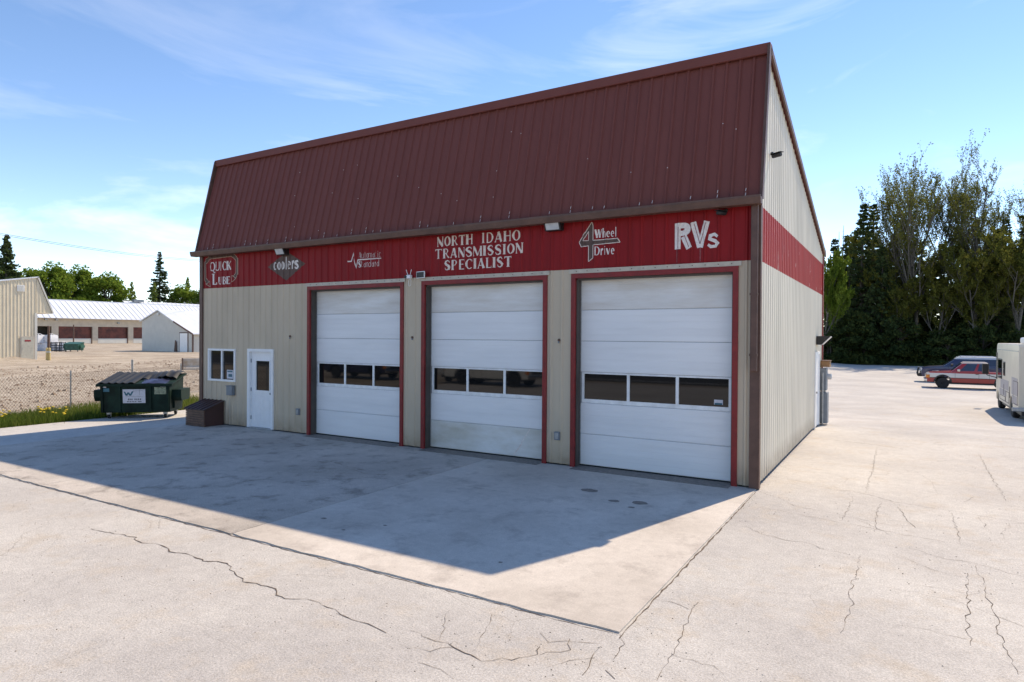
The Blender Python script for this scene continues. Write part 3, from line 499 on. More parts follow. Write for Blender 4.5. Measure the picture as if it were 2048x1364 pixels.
# quick lube with arrow frame
pth = [(.30, 3.93), (.18, 4.06), (.17, 4.50), (.36, 4.665), (1.36, 4.69), (1.57, 4.54), (1.57, 4.16), (1.44, 4.04)]
def lin(pts, w_, off, k=0):
    m_ = MB(); ribbon(m_, pts, w_, 1, lambda p, kk: (p.x, -off, p.y), 0); return m_
conform(lin(pth, .10, 0), 'painted_arrow_frame', M['brownp'], bld)
def offset(pts, d):
    P = [Vector(p) for p in pts]; o = []
    for i, p in enumerate(P):
        a = (P[i]-P[i-1]).normalized() if i else (P[1]-P[0]).normalized(); b = (P[i+1]-P[i]).normalized() if i < len(P)-1 else a; q = (a+b).normalized(); o.append(tuple(p+Vector((-q.y, q.x))*d))
    return o
m_ = MB()
for d in (.055, -.055): ribbon(m_, offset(pth, d), .014, 1, lambda p, kk: (p.x, -.001, p.y), 0)
for tip, a, b in (((.40, 3.83), (.22, 3.91), (.37, 4.0)), ((1.36, 3.93), (1.52, 4.03), (1.38, 4.11))):
    for p, q in ((a, tip), (tip, b), (b, a)): ribbon(m_, (p, q), .016, 1, lambda p, kk: (p.x, -.0015, p.y), 0)
conform(m_, 'painted_arrow_outline', M['tan'], bld)
mb = MB(); word(mb, 'QUICK', .39, 1.32, 4.27, .25, {'Q': 1.0, 'I': .36}, .09); conform(mb, 'painted_service_name', M['lettw'], bld); mb = MB(); word(mb, 'UBE', .76, 1.28, 3.885, .21, None, .12); glyph(mb, 'L', .48, 3.885, .24, .31)
conform(mb, 'painted_service_name', M['lettw'], bld)
# coolers diamond
m_ = MB(); m_.add([(2.83, 0, 4.27), (3.55, 0, 3.89), (4.25, 0, 4.29), (3.57, 0, 4.63)], [(0, 1, 2, 3)]); conform(m_, 'painted_diamond', M['brownp'], bld, .0022)
mb = MB(); word(mb, 'coolers', 3.06, 4.0, 4.175, .29, None, .14, .002); conform(mb, 'painted_service_name', M['lettw'], bld)
# automatic / standard
mb = MB(); ribbon(mb, [(5.72, 4.26), (5.83, 4.262), (5.895, 4.44), (5.985, 4.10), (6.04, 4.283), (6.77, 4.283)], [.028, .028, .03, .03, .028, .022], 1, lambda p, kk: (p.x, 0, p.y), 0)
conform(mb, 'painted_pulse_line', M['lettw'], bld)
mb = MB(); word(mb, 'Automatic', 6.07, 6.76, 4.315, .145, None, .24, wm=.48); conform(mb, 'painted_service_name', M['lettw'], bld); mb = MB(); word(mb, 'Standard', 6.06, 6.71, 4.10, .15, None, .22, wm=.5); conform(mb, 'painted_service_name', M['lettw'], bld)
# 4 wheel drive
four = [(12.05, 4.67), (12.075, 4.60), (12.075, 4.32), (12.575, 4.325), (12.62, 4.25), (12.075, 4.235), (12.075, 3.99), (11.985, 3.925), (11.985, 4.225), (11.83, 4.215), (11.79, 4.305)]
m_ = MB(); m_.add([(x, 0, z) for x, z in four], [tuple(range(len(four)))]); conform(m_, 'painted_numeral', M['brownp'], bld, .0022)
m_ = MB()
for a, b in zip(four, four[1:]+four[:1]): ribbon(m_, (a, b), .014, 1, lambda p, kk: (p.x, -.0008, p.y), 0)
tri = [(11.985, 4.325), (11.985, 4.50), (11.87, 4.325)]
for a, b in zip(tri, tri[1:]+tri[:1]): ribbon(m_, (a, b), .012, 1, lambda p, kk: (p.x, -.0012, p.y), 0)
conform(m_, 'painted_numeral_outline', M['letter'], bld)
m_ = MB(); m_.add([(x, -.0006, z) for x, z in tri], [(0, 1, 2)]); conform(m_, 'painted_numeral_gap', M['redtrim'], bld, .0025)
mb = MB(); word(mb, 'Wheel', 12.12, 12.55, 4.36, .16, {'l': .3}, .12); conform(mb, 'painted_service_name', M['lettw'], bld); mb = MB(); word(mb, 'Drive', 12.11, 12.51, 4.035, .165, {'D': .9}, .13); conform(mb, 'painted_service_name', M['lettw'], bld)
# RVs
mb = MB(); z0 = 4.06
def bar(p, q, w_, k): ribbon(mb, (p, q), w_, 1, lambda v, kk: (v.x, -k*.0004, v.y), 0)
bar((13.695, 4.05), (13.695, 4.51), .105, 1); bar((13.80, 4.27), (13.90, 4.055), .11, 2)
vs = []
for q in range(15):
    a = R(-90+180*q/14); vs += [(13.80+.125*math.cos(a), -.0012, 4.395+.115*math.sin(a)), (13.79+.025*math.cos(a), -.0012, 4.40+.018*math.sin(a))]
mb.add(vs, [(2*i, 2*i+1, 2*i+3, 2*i+2) for i in range(14)]); bar((13.74, 4.462), (13.80, 4.462), .096, 4); bar((13.74, 4.325), (13.80, 4.325), .09, 5)
bar((13.965, 4.505), (14.085, 4.06), .10, 1); bar((14.085, 4.06), (14.20, 4.505), .10, 2)
ribbon(mb, [(14.385, 4.225), (14.33, 4.27), (14.26, 4.25), (14.25, 4.195), (14.34, 4.155), (14.385, 4.11), (14.35, 4.065), (14.27, 4.06), (14.22, 4.10)], [.045, .05, .055, .055, .06, .055, .05, .05, .045], 1, lambda v, kk: (v.x, -.001, v.y), 0)
conform(mb, 'painted_service_name', M['lettw'], bld)
m_ = MB()
for p, q in (((13.705, 4.06), (13.705, 4.44)), ((13.98, 4.48), (14.085, 4.12)), ((14.085, 4.12), (14.185, 4.48)), ((13.81, 4.29), (13.89, 4.08))): ribbon(m_, (p, q), .010, 1, lambda v, kk: (v.x, -.003, v.y), 0)
conform(m_, 'painted_inline', M['redtrim'], bld)
m_ = MB()
for x, w_ in ((13.67, .025), (14.075, .03)): m_.add([(x, 0, 4.05), (x+w_, 0, 4.05), (x+w_*.8, 0, 3.80+random.random()*.06), (x+w_*.2, 0, 3.81)], [(0, 1, 2, 3)])
conform(m_, 'paint_run', mk('chalky_run', (.36, .075, .08), .7, 0, 30, .4), bld, .0015)

# ------------------------------------------------------------------ things on the walls
def floodlight(x, z, label):
    t = thing('wall_light', label, 'light', (x, -.02, z+.03), 0, 'flood lights on the red band'); t.scale = (.85, .85, .85)
    MB().prism([(0, .13), (-.23, .13), (-.25, .09), (-.15, -.13), (0, -.13)], -.20, .20, 'x').build('housing', M['black'], t)
    MB().prism([(-.249, .075), (-.257, .07), (-.166, -.118), (-.156, -.115)], -.165, .165, 'x').build('lens', M['lens'], t)
floodlight(3.50, 4.62, 'black flood light above the brown coolers diamond'); floodlight(11.30, 4.63, 'black flood light between business name and numeral 4')
t = thing('wall_light', 'black wedge light above the white side door', 'light', (W+.02, 8.75, 2.42))
MB().prism([(0, .14), (.34, .14), (.12, -.10), (0, -.10)], -.25, .25, 'y').build('housing', M['black'], t); MB().prism([(.345, .13), (.355, .12), (.14, -.10), (.125, -.10)], -.22, .22, 'y').build('lens', M['lens'], t)
def bullet(name, label, loc, rz):
    t = thing(name, label, 'camera', loc, rz, 'black security cameras')
    MB().lathe([(.035, 0), (.035, -.02)], (0, 0, 0), 'y', 12).tube([(0, -.02, 0), (0, -.06, -.03)], .012).build('mount', M['black'], t)
    MB().lathe([(.03, 0), (.036, -.02), (.036, -.17), (.03, -.18)], (0, -.02, -.05), 'y', 14).build('camera_body', M['black'], t, 40); MB().box(-.045, -.22, -.012, .045, -.03, -.006).build('sun_shield', M['black'], t)
bullet('security_camera', 'black security camera on red band above the letters RVs', (14.53, -.02, 4.65), R(-35)); bullet('security_camera', 'black security camera high on the sunlit side wall', (W+.02, 1.0, 5.78), R(60))
t = thing('antenna_camera', 'white wireless camera with two antennas between first and second bay', 'camera', (7.66, -.03, 3.80))
MB().bbox(-.05, -.09, -.03, .06, 0, .05, .012).build('camera_body', M['white'], t); MB().lathe([(.035, 0), (.03, -.04)], (-.06, -.07, .01), 'y', 12).build('lens', M['black'], t)
for s in (-1, 1): MB().tube([(s*.03, -.04, .04), (s*.075, -.05, .17)], .007).build('antenna', M['white'], t)
MB().tube([(.0, -.03, -.03), (-.03, -.03, -.12), (-.01, -.03, -.2), (.04, -.03, -.18), (.05, -.03, -.08), (.03, -.03, -.02)], .006, 5).build('cable', M['white'], t)
t = thing('solar_panel', 'small black solar panel beside white wireless camera', 'solar panel', (8.0, -.05, 3.84), R(-12))
MB().bbox(-.14, -.04, -.075, .14, -.02, .075, .006).build('frame', M['white'], t); MB().box(-.125, -.043, -.06, .125, -.0405, .06).build('cell_panel', M['black'], t); MB().tube([(0, -.02, 0), (0, .03, 0)], .012).build('bracket', M['white'], t)
t = thing('meter_box', 'grey utility box on beige wall below the office window', 'utility box', (1.40, -.02, .97))
MB().bbox(-.12, -.10, -.13, .12, 0, .12, .012).build('box_body', M['grey'], t); MB().box(-.13, -.115, .12, .13, 0, .135).build('hood', M['grey'], t); MB().tube([(-.05, -.03, -.13), (-.05, -.03, -.95)], .01).build('conduit', M['header'], t)
for (x, z, lb) in ((4.05, .56, 'grey outlet box beside the left garage bay'), (11.37, .57, 'grey outlet box low between middle and right garage bays')):
    t = thing('outlet_box', lb, 'outlet', (x, -.02, z), 0, 'outlet boxes on the front wall'); MB().bbox(-.055, -.055, -.08, .055, 0, .08, .008).build('box_body', M['grey'], t); MB().box(-.035, -.062, -.06, .035, -.0555, .06).build('cover', M['steel'], t)
for (x, z, lb) in ((7.72, 2.46, 'small worn bracket on post left of middle bay'), (11.38, 2.43, 'small dark hole plate left of right bay'), (3.72, 2.46, 'small dark bracket high on wall right of entry door')):
    t = thing('wall_bracket', lb, 'bracket', (x, -.021, z)); MB().lathe([(.03, 0), (.026, -.012), (.012, -.03)], (0, 0, 0), 'y', 10).build('plate', M['trim'], t); MB().box(-.012, -.02, -.06, .012, 0, -.02).build('tab', M['grey'], t)
# utility cabinets by the side door
t = thing('utility_cabinet', 'grey electrical cabinets stacked on side wall past the white door', 'cabinet', (W+.02, 9.75, 0))
MB().bbox(0, -.22, .02, .20, .22, .92, .015).build('lower_cabinet', M['grey'], t); MB().bbox(0, -.20, .98, .17, .2, 1.62, .015).build('upper_cabinet', M['grey'], t); MB().tube([(.1, .1, .92), (.1, .1, .98)], .03).tube([(.08, -.26, .0), (.08, -.26, 1.5)], .025).build('conduit', M['steel'], t)
MB().lathe([(.09, 0), (.09, .1), (.07, .12)], (.17, .05, 1.38), 'x', 14).build('meter_dial', M['lens'], t)
t = thing('wooden_box', 'small plywood box mounted above the grey electrical cabinets', 'box', (W+.02, 9.9, 1.66)); MB().box(0, -.22, 0, .24, .22, .17).build('box_body', M['plywood'], t); MB().box(-.0, -.24, .172, .26, .24, .19).build('box_top', M['wood'], t)
# brown slatted box
t = thing('ribbed_metal_box', 'low brown ribbed metal box with sloping top against the front wall', 'box', (.655, 0, 0))
bx0, bx1, by = -.415, .415, -.62
MB().prism([(-.03, .0), (by+.02, 0), (by+.02, .44), (-.03, .64)], bx0+.02, bx1-.02, 'x').build('box_body', M['boxbrown'], t)
for k in range(6): z = .075+k*.062; MB().box(bx0+.01, by-.012, z, bx1-.01, by+.019, z+.048).build('slat', M['slat'], t)
MB().box(bx0, by-.006, .004, bx1, by+.019, .066).build('base_board', M['wood'], t)
for k in range(5):
    a = bx0-.03+k*(bx1-bx0+.06)/5; b = a+(bx1-bx0+.06)/5-.004
    MB().prism([(-.03, .655), (by-.05, .445), (by-.05, .462), (-.03, .672)], a, b, 'x').prism([(-.03, .672), (by-.05, .462), (by-.05, .482), (-.03, .692)], a+.0, a+.03, 'x').build('roof_panel', M['boxbrown'], t)

# ------------------------------------------------------------------ dumpster
def dumpster(name, label, loc, rz, mat, s=1):
    t = thing(name, label, 'dumpster', loc, rz); t.scale = (s, s, s)
    # local: x along the long side, -y towards the viewer
    body = [(-.55, .18), (.52, .18), (.62, 1.27), (-.62, 1.03)]
    MB().prism(body, -.95, .95, 'x').build('bin_body', mat, t)
    MB().prism([(-.66, .99), (-.62, 1.035), (.63, 1.275), (.66, 1.24)], -1.04, -.951, 'x').build('rim', mat, t); MB().prism([(-.66, .99), (-.62, 1.035), (.63, 1.275), (.66, 1.24)], .951, 1.04, 'x').build('rim', mat, t)
    MB().box(-1.04, -.68, .955, 1.04, -.622, 1.03).build('rim', mat, t)
    for x in (-.42, .42, -.9, .9): MB().prism([(-.556, .19), (-.586, .19), (-.655, .955), (-.622, .955)], x-.03, x+.03, 'x').build('stiffener', mat, t)
    for sx in (-1, 1):
        a, b = (.951, 1.21) if sx > 0 else (-1.21, -.951)
        MB().prism([(-.40, .62), (-.32, .50), (.32, .50), (.40, .62), (.40, .84), (-.40, .84)], a, b, 'x').build('fork_pocket', mat, t)
        MB().prism([(-.3, .28), (-.3, .5), (.3, .5), (.3, .28)], a*.0+(.951 if sx > 0 else -1.0), (1.0 if sx > 0 else -.951), 'x').build('side_brace', mat, t)
    for sx in (-1, 1):
        for y in (-.42, .42):
            MB().box(sx*.78-.05, y-.05, .12, sx*.78+.05, y+.05, .179).box(sx*.78-.045, y-.01, .06, sx*.78-.035, y+.05, .13).box(sx*.78+.035, y-.01, .06, sx*.78+.045, y+.05, .13).build('caster_fork', M['steel'], t)
            MB().lathe([(.05, -.03), (.078, -.025), (.078, .025), (.05, .03)], (sx*.78, y+.02, .078), 'x', 14).build('caster_wheel', M['rubber'], t)
    return t
t = dumpster('dumpster', 'dark green wheeled dumpster with black lids standing on the pavement by the grass', (-2.70, -.13, -.012), R(40), M['dump'])
def lidpt(x, s, h): return (x, -.66+1.31*s, 1.045+.245*s+h)
def lid(x0, x1, sag, nm, s0=0.):
    m_ = MB(); n = 16; nr = 10
    def hgt(i, j):
        u = (i/n*5) % 1; rib = .03 if .28 < u < .72 else 0.
        return rib+.012+sag(i/n, j/nr)
    vs = [lidpt(x0+(x1-x0)*i/n, s0+(1-s0)*j/nr, hgt(i, j)) for j in range(nr+1) for i in range(n+1)]
    vs += [(p[0], p[1], p[2]-.018) for p in vs]; k = (n+1)*(nr+1); fs = []
    for j in range(nr):
        for i in range(n):
            a = j*(n+1)+i; fs += [(a, a+1, a+n+2, a+n+1), (k+a, k+a+n+1, k+a+n+2, k+a+1)]
    for i in range(n): fs += [(i, k+i, k+i+1, i+1), (nr*(n+1)+i, nr*(n+1)+i+1, k+nr*(n+1)+i+1, k+nr*(n+1)+i)]
    for j in range(nr): a = j*(n+1); fs += [(a, a+n+1, k+a+n+1, k+a), (a+n, k+a+n, k+a+2*n+1, a+2*n+1)]
    m_.add(vs, fs); return m_.build(nm, M['lid'], t, 30)
lid(-1.0, .0, lambda u, s: .0, 'lid'); lid(.02, 1.0, lambda u, s: .10*math.sin(math.pi*s)*(.4+.6*u)+.10*(1-s)*(.2+u*.2)-.05*math.sin(u*7)*(1-s), 'lid', .38)
m_ = MB(); n = 14
m_.add([(.06+.84*i/n, -.60+.9*j/8, 1.03+.16*j/8+.06*math.sin(math.pi*i/n)*math.sin(math.pi*min(1, j/7+.1))+random.uniform(-.012, .012)) for j in range(9) for i in range(n+1)], [(j*(n+1)+i, j*(n+1)+i+1, (j+1)*(n+1)+i+1, (j+1)*(n+1)+i) for j in range(8) for i in range(n)])
bg_ = m_.build('rubbish_bag', M['bag'], None, 50); tag(bg_, 'dark blue plastic bags heaped under the raised dumpster lid', 'bag'); bg_.matrix_world = Matrix.Translation(t.location) @ Matrix.Rotation(R(40), 4, 'Z')
def fpt(x, z, o=.004): return (x, -.55-(z-.18)/.85*.07-o, z)   # on the sloping front face
def fplate(nm, x0, x1, z0, z1, mat, o=.004): return MB().quad(fpt(x0, z0, o), fpt(x1, z0, o), fpt(x1, z1, o), fpt(x0, z1, o)).build(nm, mat, t, fix=False)
fplate('logo_sticker', -.34, .28, .46, .87, M['sticker']); fplate('label_sticker', .53, .87, .72, .93, M['stick2']); fplate('label_sticker', -.90, -.78, .92, .965, M['sticker']); fplate('label_sticker', -.90, -.70, .80, .90, M['teal']); fplate('label_sticker', .70, .86, .945, .975, M['sticker'])
m_ = MB()
for a, b in (((-.29, .80), (-.235, .68)), ((-.235, .68), (-.185, .78)), ((-.185, .78), (-.135, .68)), ((-.135, .68), (-.06, .81))):
    w_ = .05; m_.quad(fpt(a[0]-w_/2, a[1], .008), fpt(a[0]+w_/2, a[1], .008), fpt(b[0]+w_/2, b[1], .008), fpt(b[0]-w_/2, b[1], .008))
m_.build('logo_letter', M['teal'], t, fix=False)
m_ = MB()        # worn print, too blurred in the photograph to read: rows of small smudges only
for x in (-.20, -.155, -.105, -.02, .03, .08, .13): m_.quad(fpt(x, .55, .008), fpt(x+.03, .545, .008), fpt(x+.026, .60, .008), fpt(x+.004, .595, .008))
for x in (-.23, -.16, -.09, -.02, .07, .12): m_.quad(fpt(x, .492, .008), fpt(x+.055, .494, .008), fpt(x+.05, .515, .008), fpt(x+.004, .512, .008))
for a, b, w_ in (((-.06, .815), (.22, .83), .006), ((.12, .69), (.125, .86), .006), ((-.28, .65), (.2, .655), .005)): m_.quad(fpt(a[0], a[1], .008), fpt(b[0], b[1], .008), fpt(b[0]+w_, b[1]+w_, .008), fpt(a[0]+w_, a[1]+w_, .008))
m_.build('sticker_print', M['ink'], t, fix=False)

# ------------------------------------------------------------------ grass, dandelions, fence
def blades(name, n, area, h0, h1, mat, wd=.012):
    v = []; f = []
    for i in range(n):
        x, y, d = area(); h = random.uniform(h0, h1)*d; a = random.uniform(0, 6.28); lx, ly = random.gauss(0, .28)*h, random.gauss(0, .28)*h; wx, wy = math.cos(a)*wd, math.sin(a)*wd; z = gz(x, y)-.07; k = len(v)
        v += [(x-wx, y-wy, z), (x+wx, y+wy, z), (x+wx*.6+lx*.4, y+wy*.6+ly*.4, z+h*.6), (x-wx*.6+lx*.4, y-wy*.6+ly*.4, z+h*.6), (x+lx, y+ly, z+h)]; f += [(k, k+1, k+2, k+3), (k+3, k+2, k+4)]
    mb = MB(); mb.v = v; mb.f = f; return mb.build(name, mat, None, fix=False)
FA, FB = Vector((-4.35, -5.6)), Vector((-14.2, 17.0)); FD = (FB-FA).normalized()
def garea():
    while True:
        y = random.uniform(-7, 4.2); fx = FA.x+(y-FA.y)*FD.x/FD.y; x = random.uniform(fx-.5, -3.2); q = (x+3.2)/(fx-3.0+3.2-.2)
        if x > fx-.4 and random.random() < .98-.5*max(0, (-3.2-x)/3.2): return x, y, 1.0 if x > fx+.3 else .7
tag(blades('grass', 15000, garea, .10, .36, M['grass'], .011), 'strip of long green grass along the pavement edge', 'grass', kind='stuff')
def joint_area():
    if random.random() < .4: return 15.08+random.gauss(0, .03), random.uniform(-1.8, -.4), .25
    if random.random() < .5: return W+.09+abs(random.gauss(0, .03)), random.uniform(.1, 6), .25
    x = random.choice((3.9, 4.9, 6.2)); return x+random.gauss(0, .07), -6.165+random.gauss(0, .02), .22
tag(blades('weeds', 260, joint_area, .1, .3, M['grass'], .008), 'tiny weeds sprouting from the pavement joints', 'weeds', kind='stuff')
m1 = MB(); m1.tube([(0, 0, 0), (.01, 0, .12), (.015, .005, .23)], .004, 4); m2 = MB(); m2.lathe([(.012, 0), (.034, .012), (.028, .026), (.008, .03)], (.015, .005, .225), 'z', 9)
d0 = thing('dandelion', 'yellow dandelion flower in the grass strip', 'dandelion', (0, 0, 0), 0, 'dandelions in the grass strip'); m1.build('stem', M['grass'], d0); m2.build('flower_head', M['dand'], d0)
sp_ = [gray(*p, .2) for p in [(random.uniform(75, 135), random.uniform(819, 832)) for _ in range(24)]+[(random.uniform(0, 20), random.uniform(825, 838)) for _ in range(8)]]
for i, p in enumerate(sp_):
    if i == 0: d0.location = (p.x, p.y, 0)
    else: dup(d0, (p.x, p.y, random.uniform(-.03, .03)), random.uniform(0, 6), random.uniform(.85, 1.25))
fence = thing('chain_link_fence', 'low chain link fence behind the dumpster along the dirt field', 'fence')
FL = (FB-FA).length; FH = 1.18; m_ = MB(); sp = .115
def fp(s, z, o=0): return Vector((FA.x+FD.x*s-FD.y*o, FA.y+FD.y*s+FD.x*o, z))
k = -int(FH/sp)-1
while k*sp < FL:
    for sg in (1, -1):
        s0 = k*sp if sg > 0 else k*sp+FH; a, b = (s0, .02), (s0+FH*sg, FH)
        # clip to the panel
        pts = []
        for (s, z) in (a, b):
            if s < 0: z = a[1]+(0-a[0])/(b[0]-a[0])*(b[1]-a[1]); s = 0
            if s > FL: z = a[1]+(FL-a[0])/(b[0]-a[0])*(b[1]-a[1]); s = FL
            pts.append((s, z))
        if abs(pts[0][0]-pts[1][0]) > .02: m_.tube([fp(*pts[0], .003*sg), fp(*pts[1], .003*sg)], .0046, 3, False)
    k += 1
m_.build('wire_mesh', M['wire'], fence, fix=False)
for s in (0, 2.9, 5.8, 8.7, 11.6, 14.5, 17.4, 20.3, 24.0):
    hh = 1.52 if s == 8.7 else 1.25; MB().tube([fp(s, -.1, .03), fp(s, hh, .03)], .036 if s == 8.7 else .025, 8).build('post', M['steel'], fence)
# clods and stones on the dirt field
m_ = MB()
for i in range(7000):
    q = random.random(); y = random.uniform(-6, 34); fx = FA.x+(y-FA.y)*FD.x/FD.y; x = fx-random.uniform(.1, 1)**1.5*26; r_ = random.uniform(.02, .085)*(1 if random.random() < .94 else 2.0)
    vs = [(x+r_*random.uniform(.6, 1.2)*math.cos(a), y+r_*random.uniform(.6, 1.2)*math.sin(a), -.075) for a in (0, 1.6, 3.1, 4.7)]+[(x+random.uniform(-.3, .3)*r_, y+random.uniform(-.3, .3)*r_, -.07+r_*random.uniform(.4, .8))]
    m_.add(vs, [(0, 1, 4), (1, 2, 4), (2, 3, 4), (3, 0, 4)])
tag(m_.build('field_stones', leafmat('field_stone', [(.13, .085, .06), (.28, .20, .145), (.46, .38, .30)], 0), fix=False), 'loose clods and stones scattered over the dirt field', 'stones', kind='stuff')
t = thing('concrete_barrier', 'rust stained white concrete block at the yard edge behind the fence', 'barrier', (-26.9, 16.6, -.07), R(62))
MB().prism([(-.3, 0), (.3, 0), (.3, .12), (.16, .3), (.14, .82), (-.14, .82), (-.16, .3), (-.3, .12)], -.2, 3.2, 'x').build('block', M['jersey'], t); MB().box(-.26, -.32, 0, -.2, .32, .84).build('end_plate', M['wood'], t)

# ------------------------------------------------------------------ buildings on the left
def ribwall(mb, place, a, b, z0, top, pitch, rh, rw):
    n = max(1, int(round((b-a)/pitch))); p = (b-a)/n
    for k in range(n):
        u = a+k*p; us = [u, u+p-rw*2, u+p-rw*1.4, u+p-rw*.6, u+p]; hs_ = [0, 0, rh, rh, 0]
        for i in range(4): mb.quad(place(us[i], z0, hs_[i]), place(us[i+1], z0, hs_[i+1]), place(us[i+1], top(us[i+1]), hs_[i+1]), place(us[i], top(us[i]), hs_[i]))
# beige shed with the same overhanging front
sh = thing('beige_metal_shed', 'beige ribbed metal building with overhanging roof edge at far left', 'building')
X = -54.
def stop(y): return 7.82+(y-18.7)*.19
for a, b, z0 in ((4.0, 7.0, 0), (7.0, 10, 0), (10, 13, 0), (13, 16, 0), (16, 18.6, 0)):
    m_ = MB(); ribwall(m_, lambda u, z, h: (X+h, u, z), a, b, z0-.07, stop, .3, .035, .05); m_.build('siding_sheet', M['cream'], sh, fix=False)
m_ = MB(); ribwall(m_, lambda u, z, h: (X+h, u, z), 18.62, 19.9, 4.45, lambda y: max(4.46, 7.82-(y-18.62)*2.6), .3, .03, .05); m_.build('siding_sheet', M['cream'], sh, fix=False)
MB().box(X-14, 18.55, -.07, X+.0, 18.6, 7.5).build('front_wall', M['cream'], sh); MB().prism([(18.55, 4.38), (19.98, 4.38), (19.98, 4.46), (18.55, 4.46)], X-14, X+.06, 'x').build('soffit', M['cream'], sh)
MB().prism([(18.66, 7.86), (18.78, 7.90), (20.06, 4.47), (19.96, 4.40)], X-14, X+.10, 'x').build('rake_trim', M['whitewall'], sh); MB().prism([(3.9, 4.98), (3.9, 5.10), (18.78, 7.93), (18.78, 7.82)], X-14, X+.10, 'x').build('roof', M['wroof'], sh)
MB().box(X+.0, 18.45, -.07, X+.07, 18.66, 4.4).build('corner_trim', M['whitewall'], sh)
dr = bpy.data.objects.new('door', None); COL.objects.link(dr); dr.parent = sh
MB().box(X+.045, 17.25, -.05, X+.09, 18.42, 2.18).build('door_frame', M['header'], dr); MB().box(X+.0905, 17.33, -.04, X+.11, 18.34, 2.1).build('door_leaf', mk('putty_door', (.52, .49, .41), .5), dr); MB().box(X+.112, 17.6, 1.68, X+.12, 18.1, 1.84).build('red_sign', M['signred'], dr); MB().lathe([(.04, 0), (.04, .06)], (X+.11, 17.42, 1.0), 'x', 8).build('door_knob', M['steel'], dr)
MB().box(X+.04, 17.0, 6.4, X+.08, 17.6, 7.0).build('vent_frame', M['white'], sh)
for k in range(6): MB().box(X+.081, 17.05, 6.45+k*.09, X+.10, 17.55, 6.51+k*.09).build('vent_slat', M['whitewall'], sh)
# long building with dock doors
lg = thing('long_warehouse', 'long tan warehouse with white metal roof and rust red dock doors', 'building')
X = -155.; wl = MB()
OP = [(58.0, 64.3, 1.9, 4.1), (65.73, 73.1, 1.21, 4.12), (74.6, 81.8, 1.21, 4.15), (83.3, 90.5, 1.21, 4.15), (92, 99.2, 1.21, 4.15)]
ys = 46.
for a, b, z0, z1 in OP: wl.box(X-.4, ys, -.07, X, a, 6.2).box(X-.4, a, z1, X, b, 6.2).box(X-.4, a, -.07, X, b, z0); ys = b
wl.box(X-.4, ys, -.07, X, 106, 6.2).build('wall', M['stucco'], lg)
MB().box(X-20, 46, -.07, X-3, 106, 5.5).build('rear_block', M['jamb'], lg)
for k, (a, b, z0, z1) in enumerate(OP):
    if k == 0: continue
    dd = MB().box(X-.3, a, z0, X-.2, b, z1).build('dock_door', M['rust'], lg)
    for q in range(1, 4): MB().box(X-.2, a, z0+(z1-z0)*q/4-.03, X-.17, b, z0+(z1-z0)*q/4+.03).build('door_rail', M['rust'], dd)
    MB().box(X-.1, b-.12, -.05, X+.12, b+.12, z1).build('door_post', M['wood'], lg); MB().box(X-.02, a, .0, X+.04, b-.15, z0).build('dock_face', M['whitewall'], lg)
for k in range(24):
    a = 46+k*2.5; m_ = MB(); m_.prism([(X+1.2, 6.0), (X+1.2, 6.12), (X-6, 10.62), (X-6, 10.5)], a+.01, a+2.5, 'y'); m_.v = [(v[0], v[1], v[2]) for v in m_.v]
    for q in (0, 1.25): m_.prism([(X+1.22, 6.12), (X+1.22, 6.22), (X-6, 10.72), (X-6, 10.62)], a+q+.01, a+q+.14, 'y')
    m_.build('roof_sheet', M['wroof'], lg)
MB().prism([(X-5.8, 10.5), (X-5.8, 10.78), (X-6.3, 10.78), (X-14, 6), (X-14, 5.9)], 46, 106, 'y').build('roof_rear', M['wroof'], lg)
for y, z in ((63, 5.75), (65.2, 5.7), (79.4, 5.2), (88, 5.6)): MB().bbox(X+.0, y-.3, z-.2, X+.5, y+.3, z+.15, .05).build('wall_lamp', M['steel'], lg)
m_ = MB(); l2 = thing('far_white_roofed_building', 'farther building with white ribbed roof behind the long warehouse', 'building')
X = -178.
MB().box(X-12, 96, -.07, X-.5, 150, 8).build('wall', M['stucco'], l2)
for k in range(18):
    a = 96+k*3; m_ = MB(); m_.prism([(X+1, 7.6), (X+1, 7.75), (X-6, 12.4), (X-6, 12.25)], a, a+2.99, 'y')
    for q in (0, 1.5): m_.prism([(X+1.02, 7.75), (X+1.02, 7.87), (X-6, 12.52), (X-6, 12.4)], a+q, a+q+.15, 'y')
    m_.build('roof_sheet', M['wroof'], l2)
MB().bbox(X-5.5, 98.5, 12.2, X-4.2, 101.5, 12.9, .05).build('roof_vent', M['grey'], l2)
# small white gabled building with lean-to
wb = thing('white_gabled_building', 'small white gabled building with brown trimmed lean-to', 'building'); Yg = 44.
def PYg(px, py): d = fw+rt*(px-1024)/FPX+up*(682-py)/FPX; k = (Yg-CAM.y)/d.y; q = CAM+d*k; return (q.x, q.z)
gl_, ge, ga, gr, gr2, gb = PYg(284, 700), PYg(286, 641), PYg(318, 620), PYg(353, 645), PYg(387, 667), PYg(385, 704); xl, xr2 = gl_[0], gr2[0]; Ld = 17.
MB().prism([(xl, -.07), (gr[0], -.07), (gr[0], gr[1]-.1), (ga[0], ga[1]-.1), (xl, ge[1]-.1)], Yg, Yg+Ld, 'y').build('wall', M['whitewall'], wb)
MB().prism([(gr[0]+.002, -.07), (xr2-.3, -.07), (xr2-.3, gr2[1]-.02), (gr[0]+.002, gr[1]-.12)], Yg-.0, Yg+Ld-.02, 'y').build('lean_to_wall', M['whitewall'], wb)
MB().prism([(xl-.35, ge[1]-.2), (xl-.35, ge[1]-.08), (ga[0], ga[1]+.05), (ga[0], ga[1]-.07)], Yg-.25, Yg+Ld+.2, 'y').build('roof_panel', M['wroof'], wb)
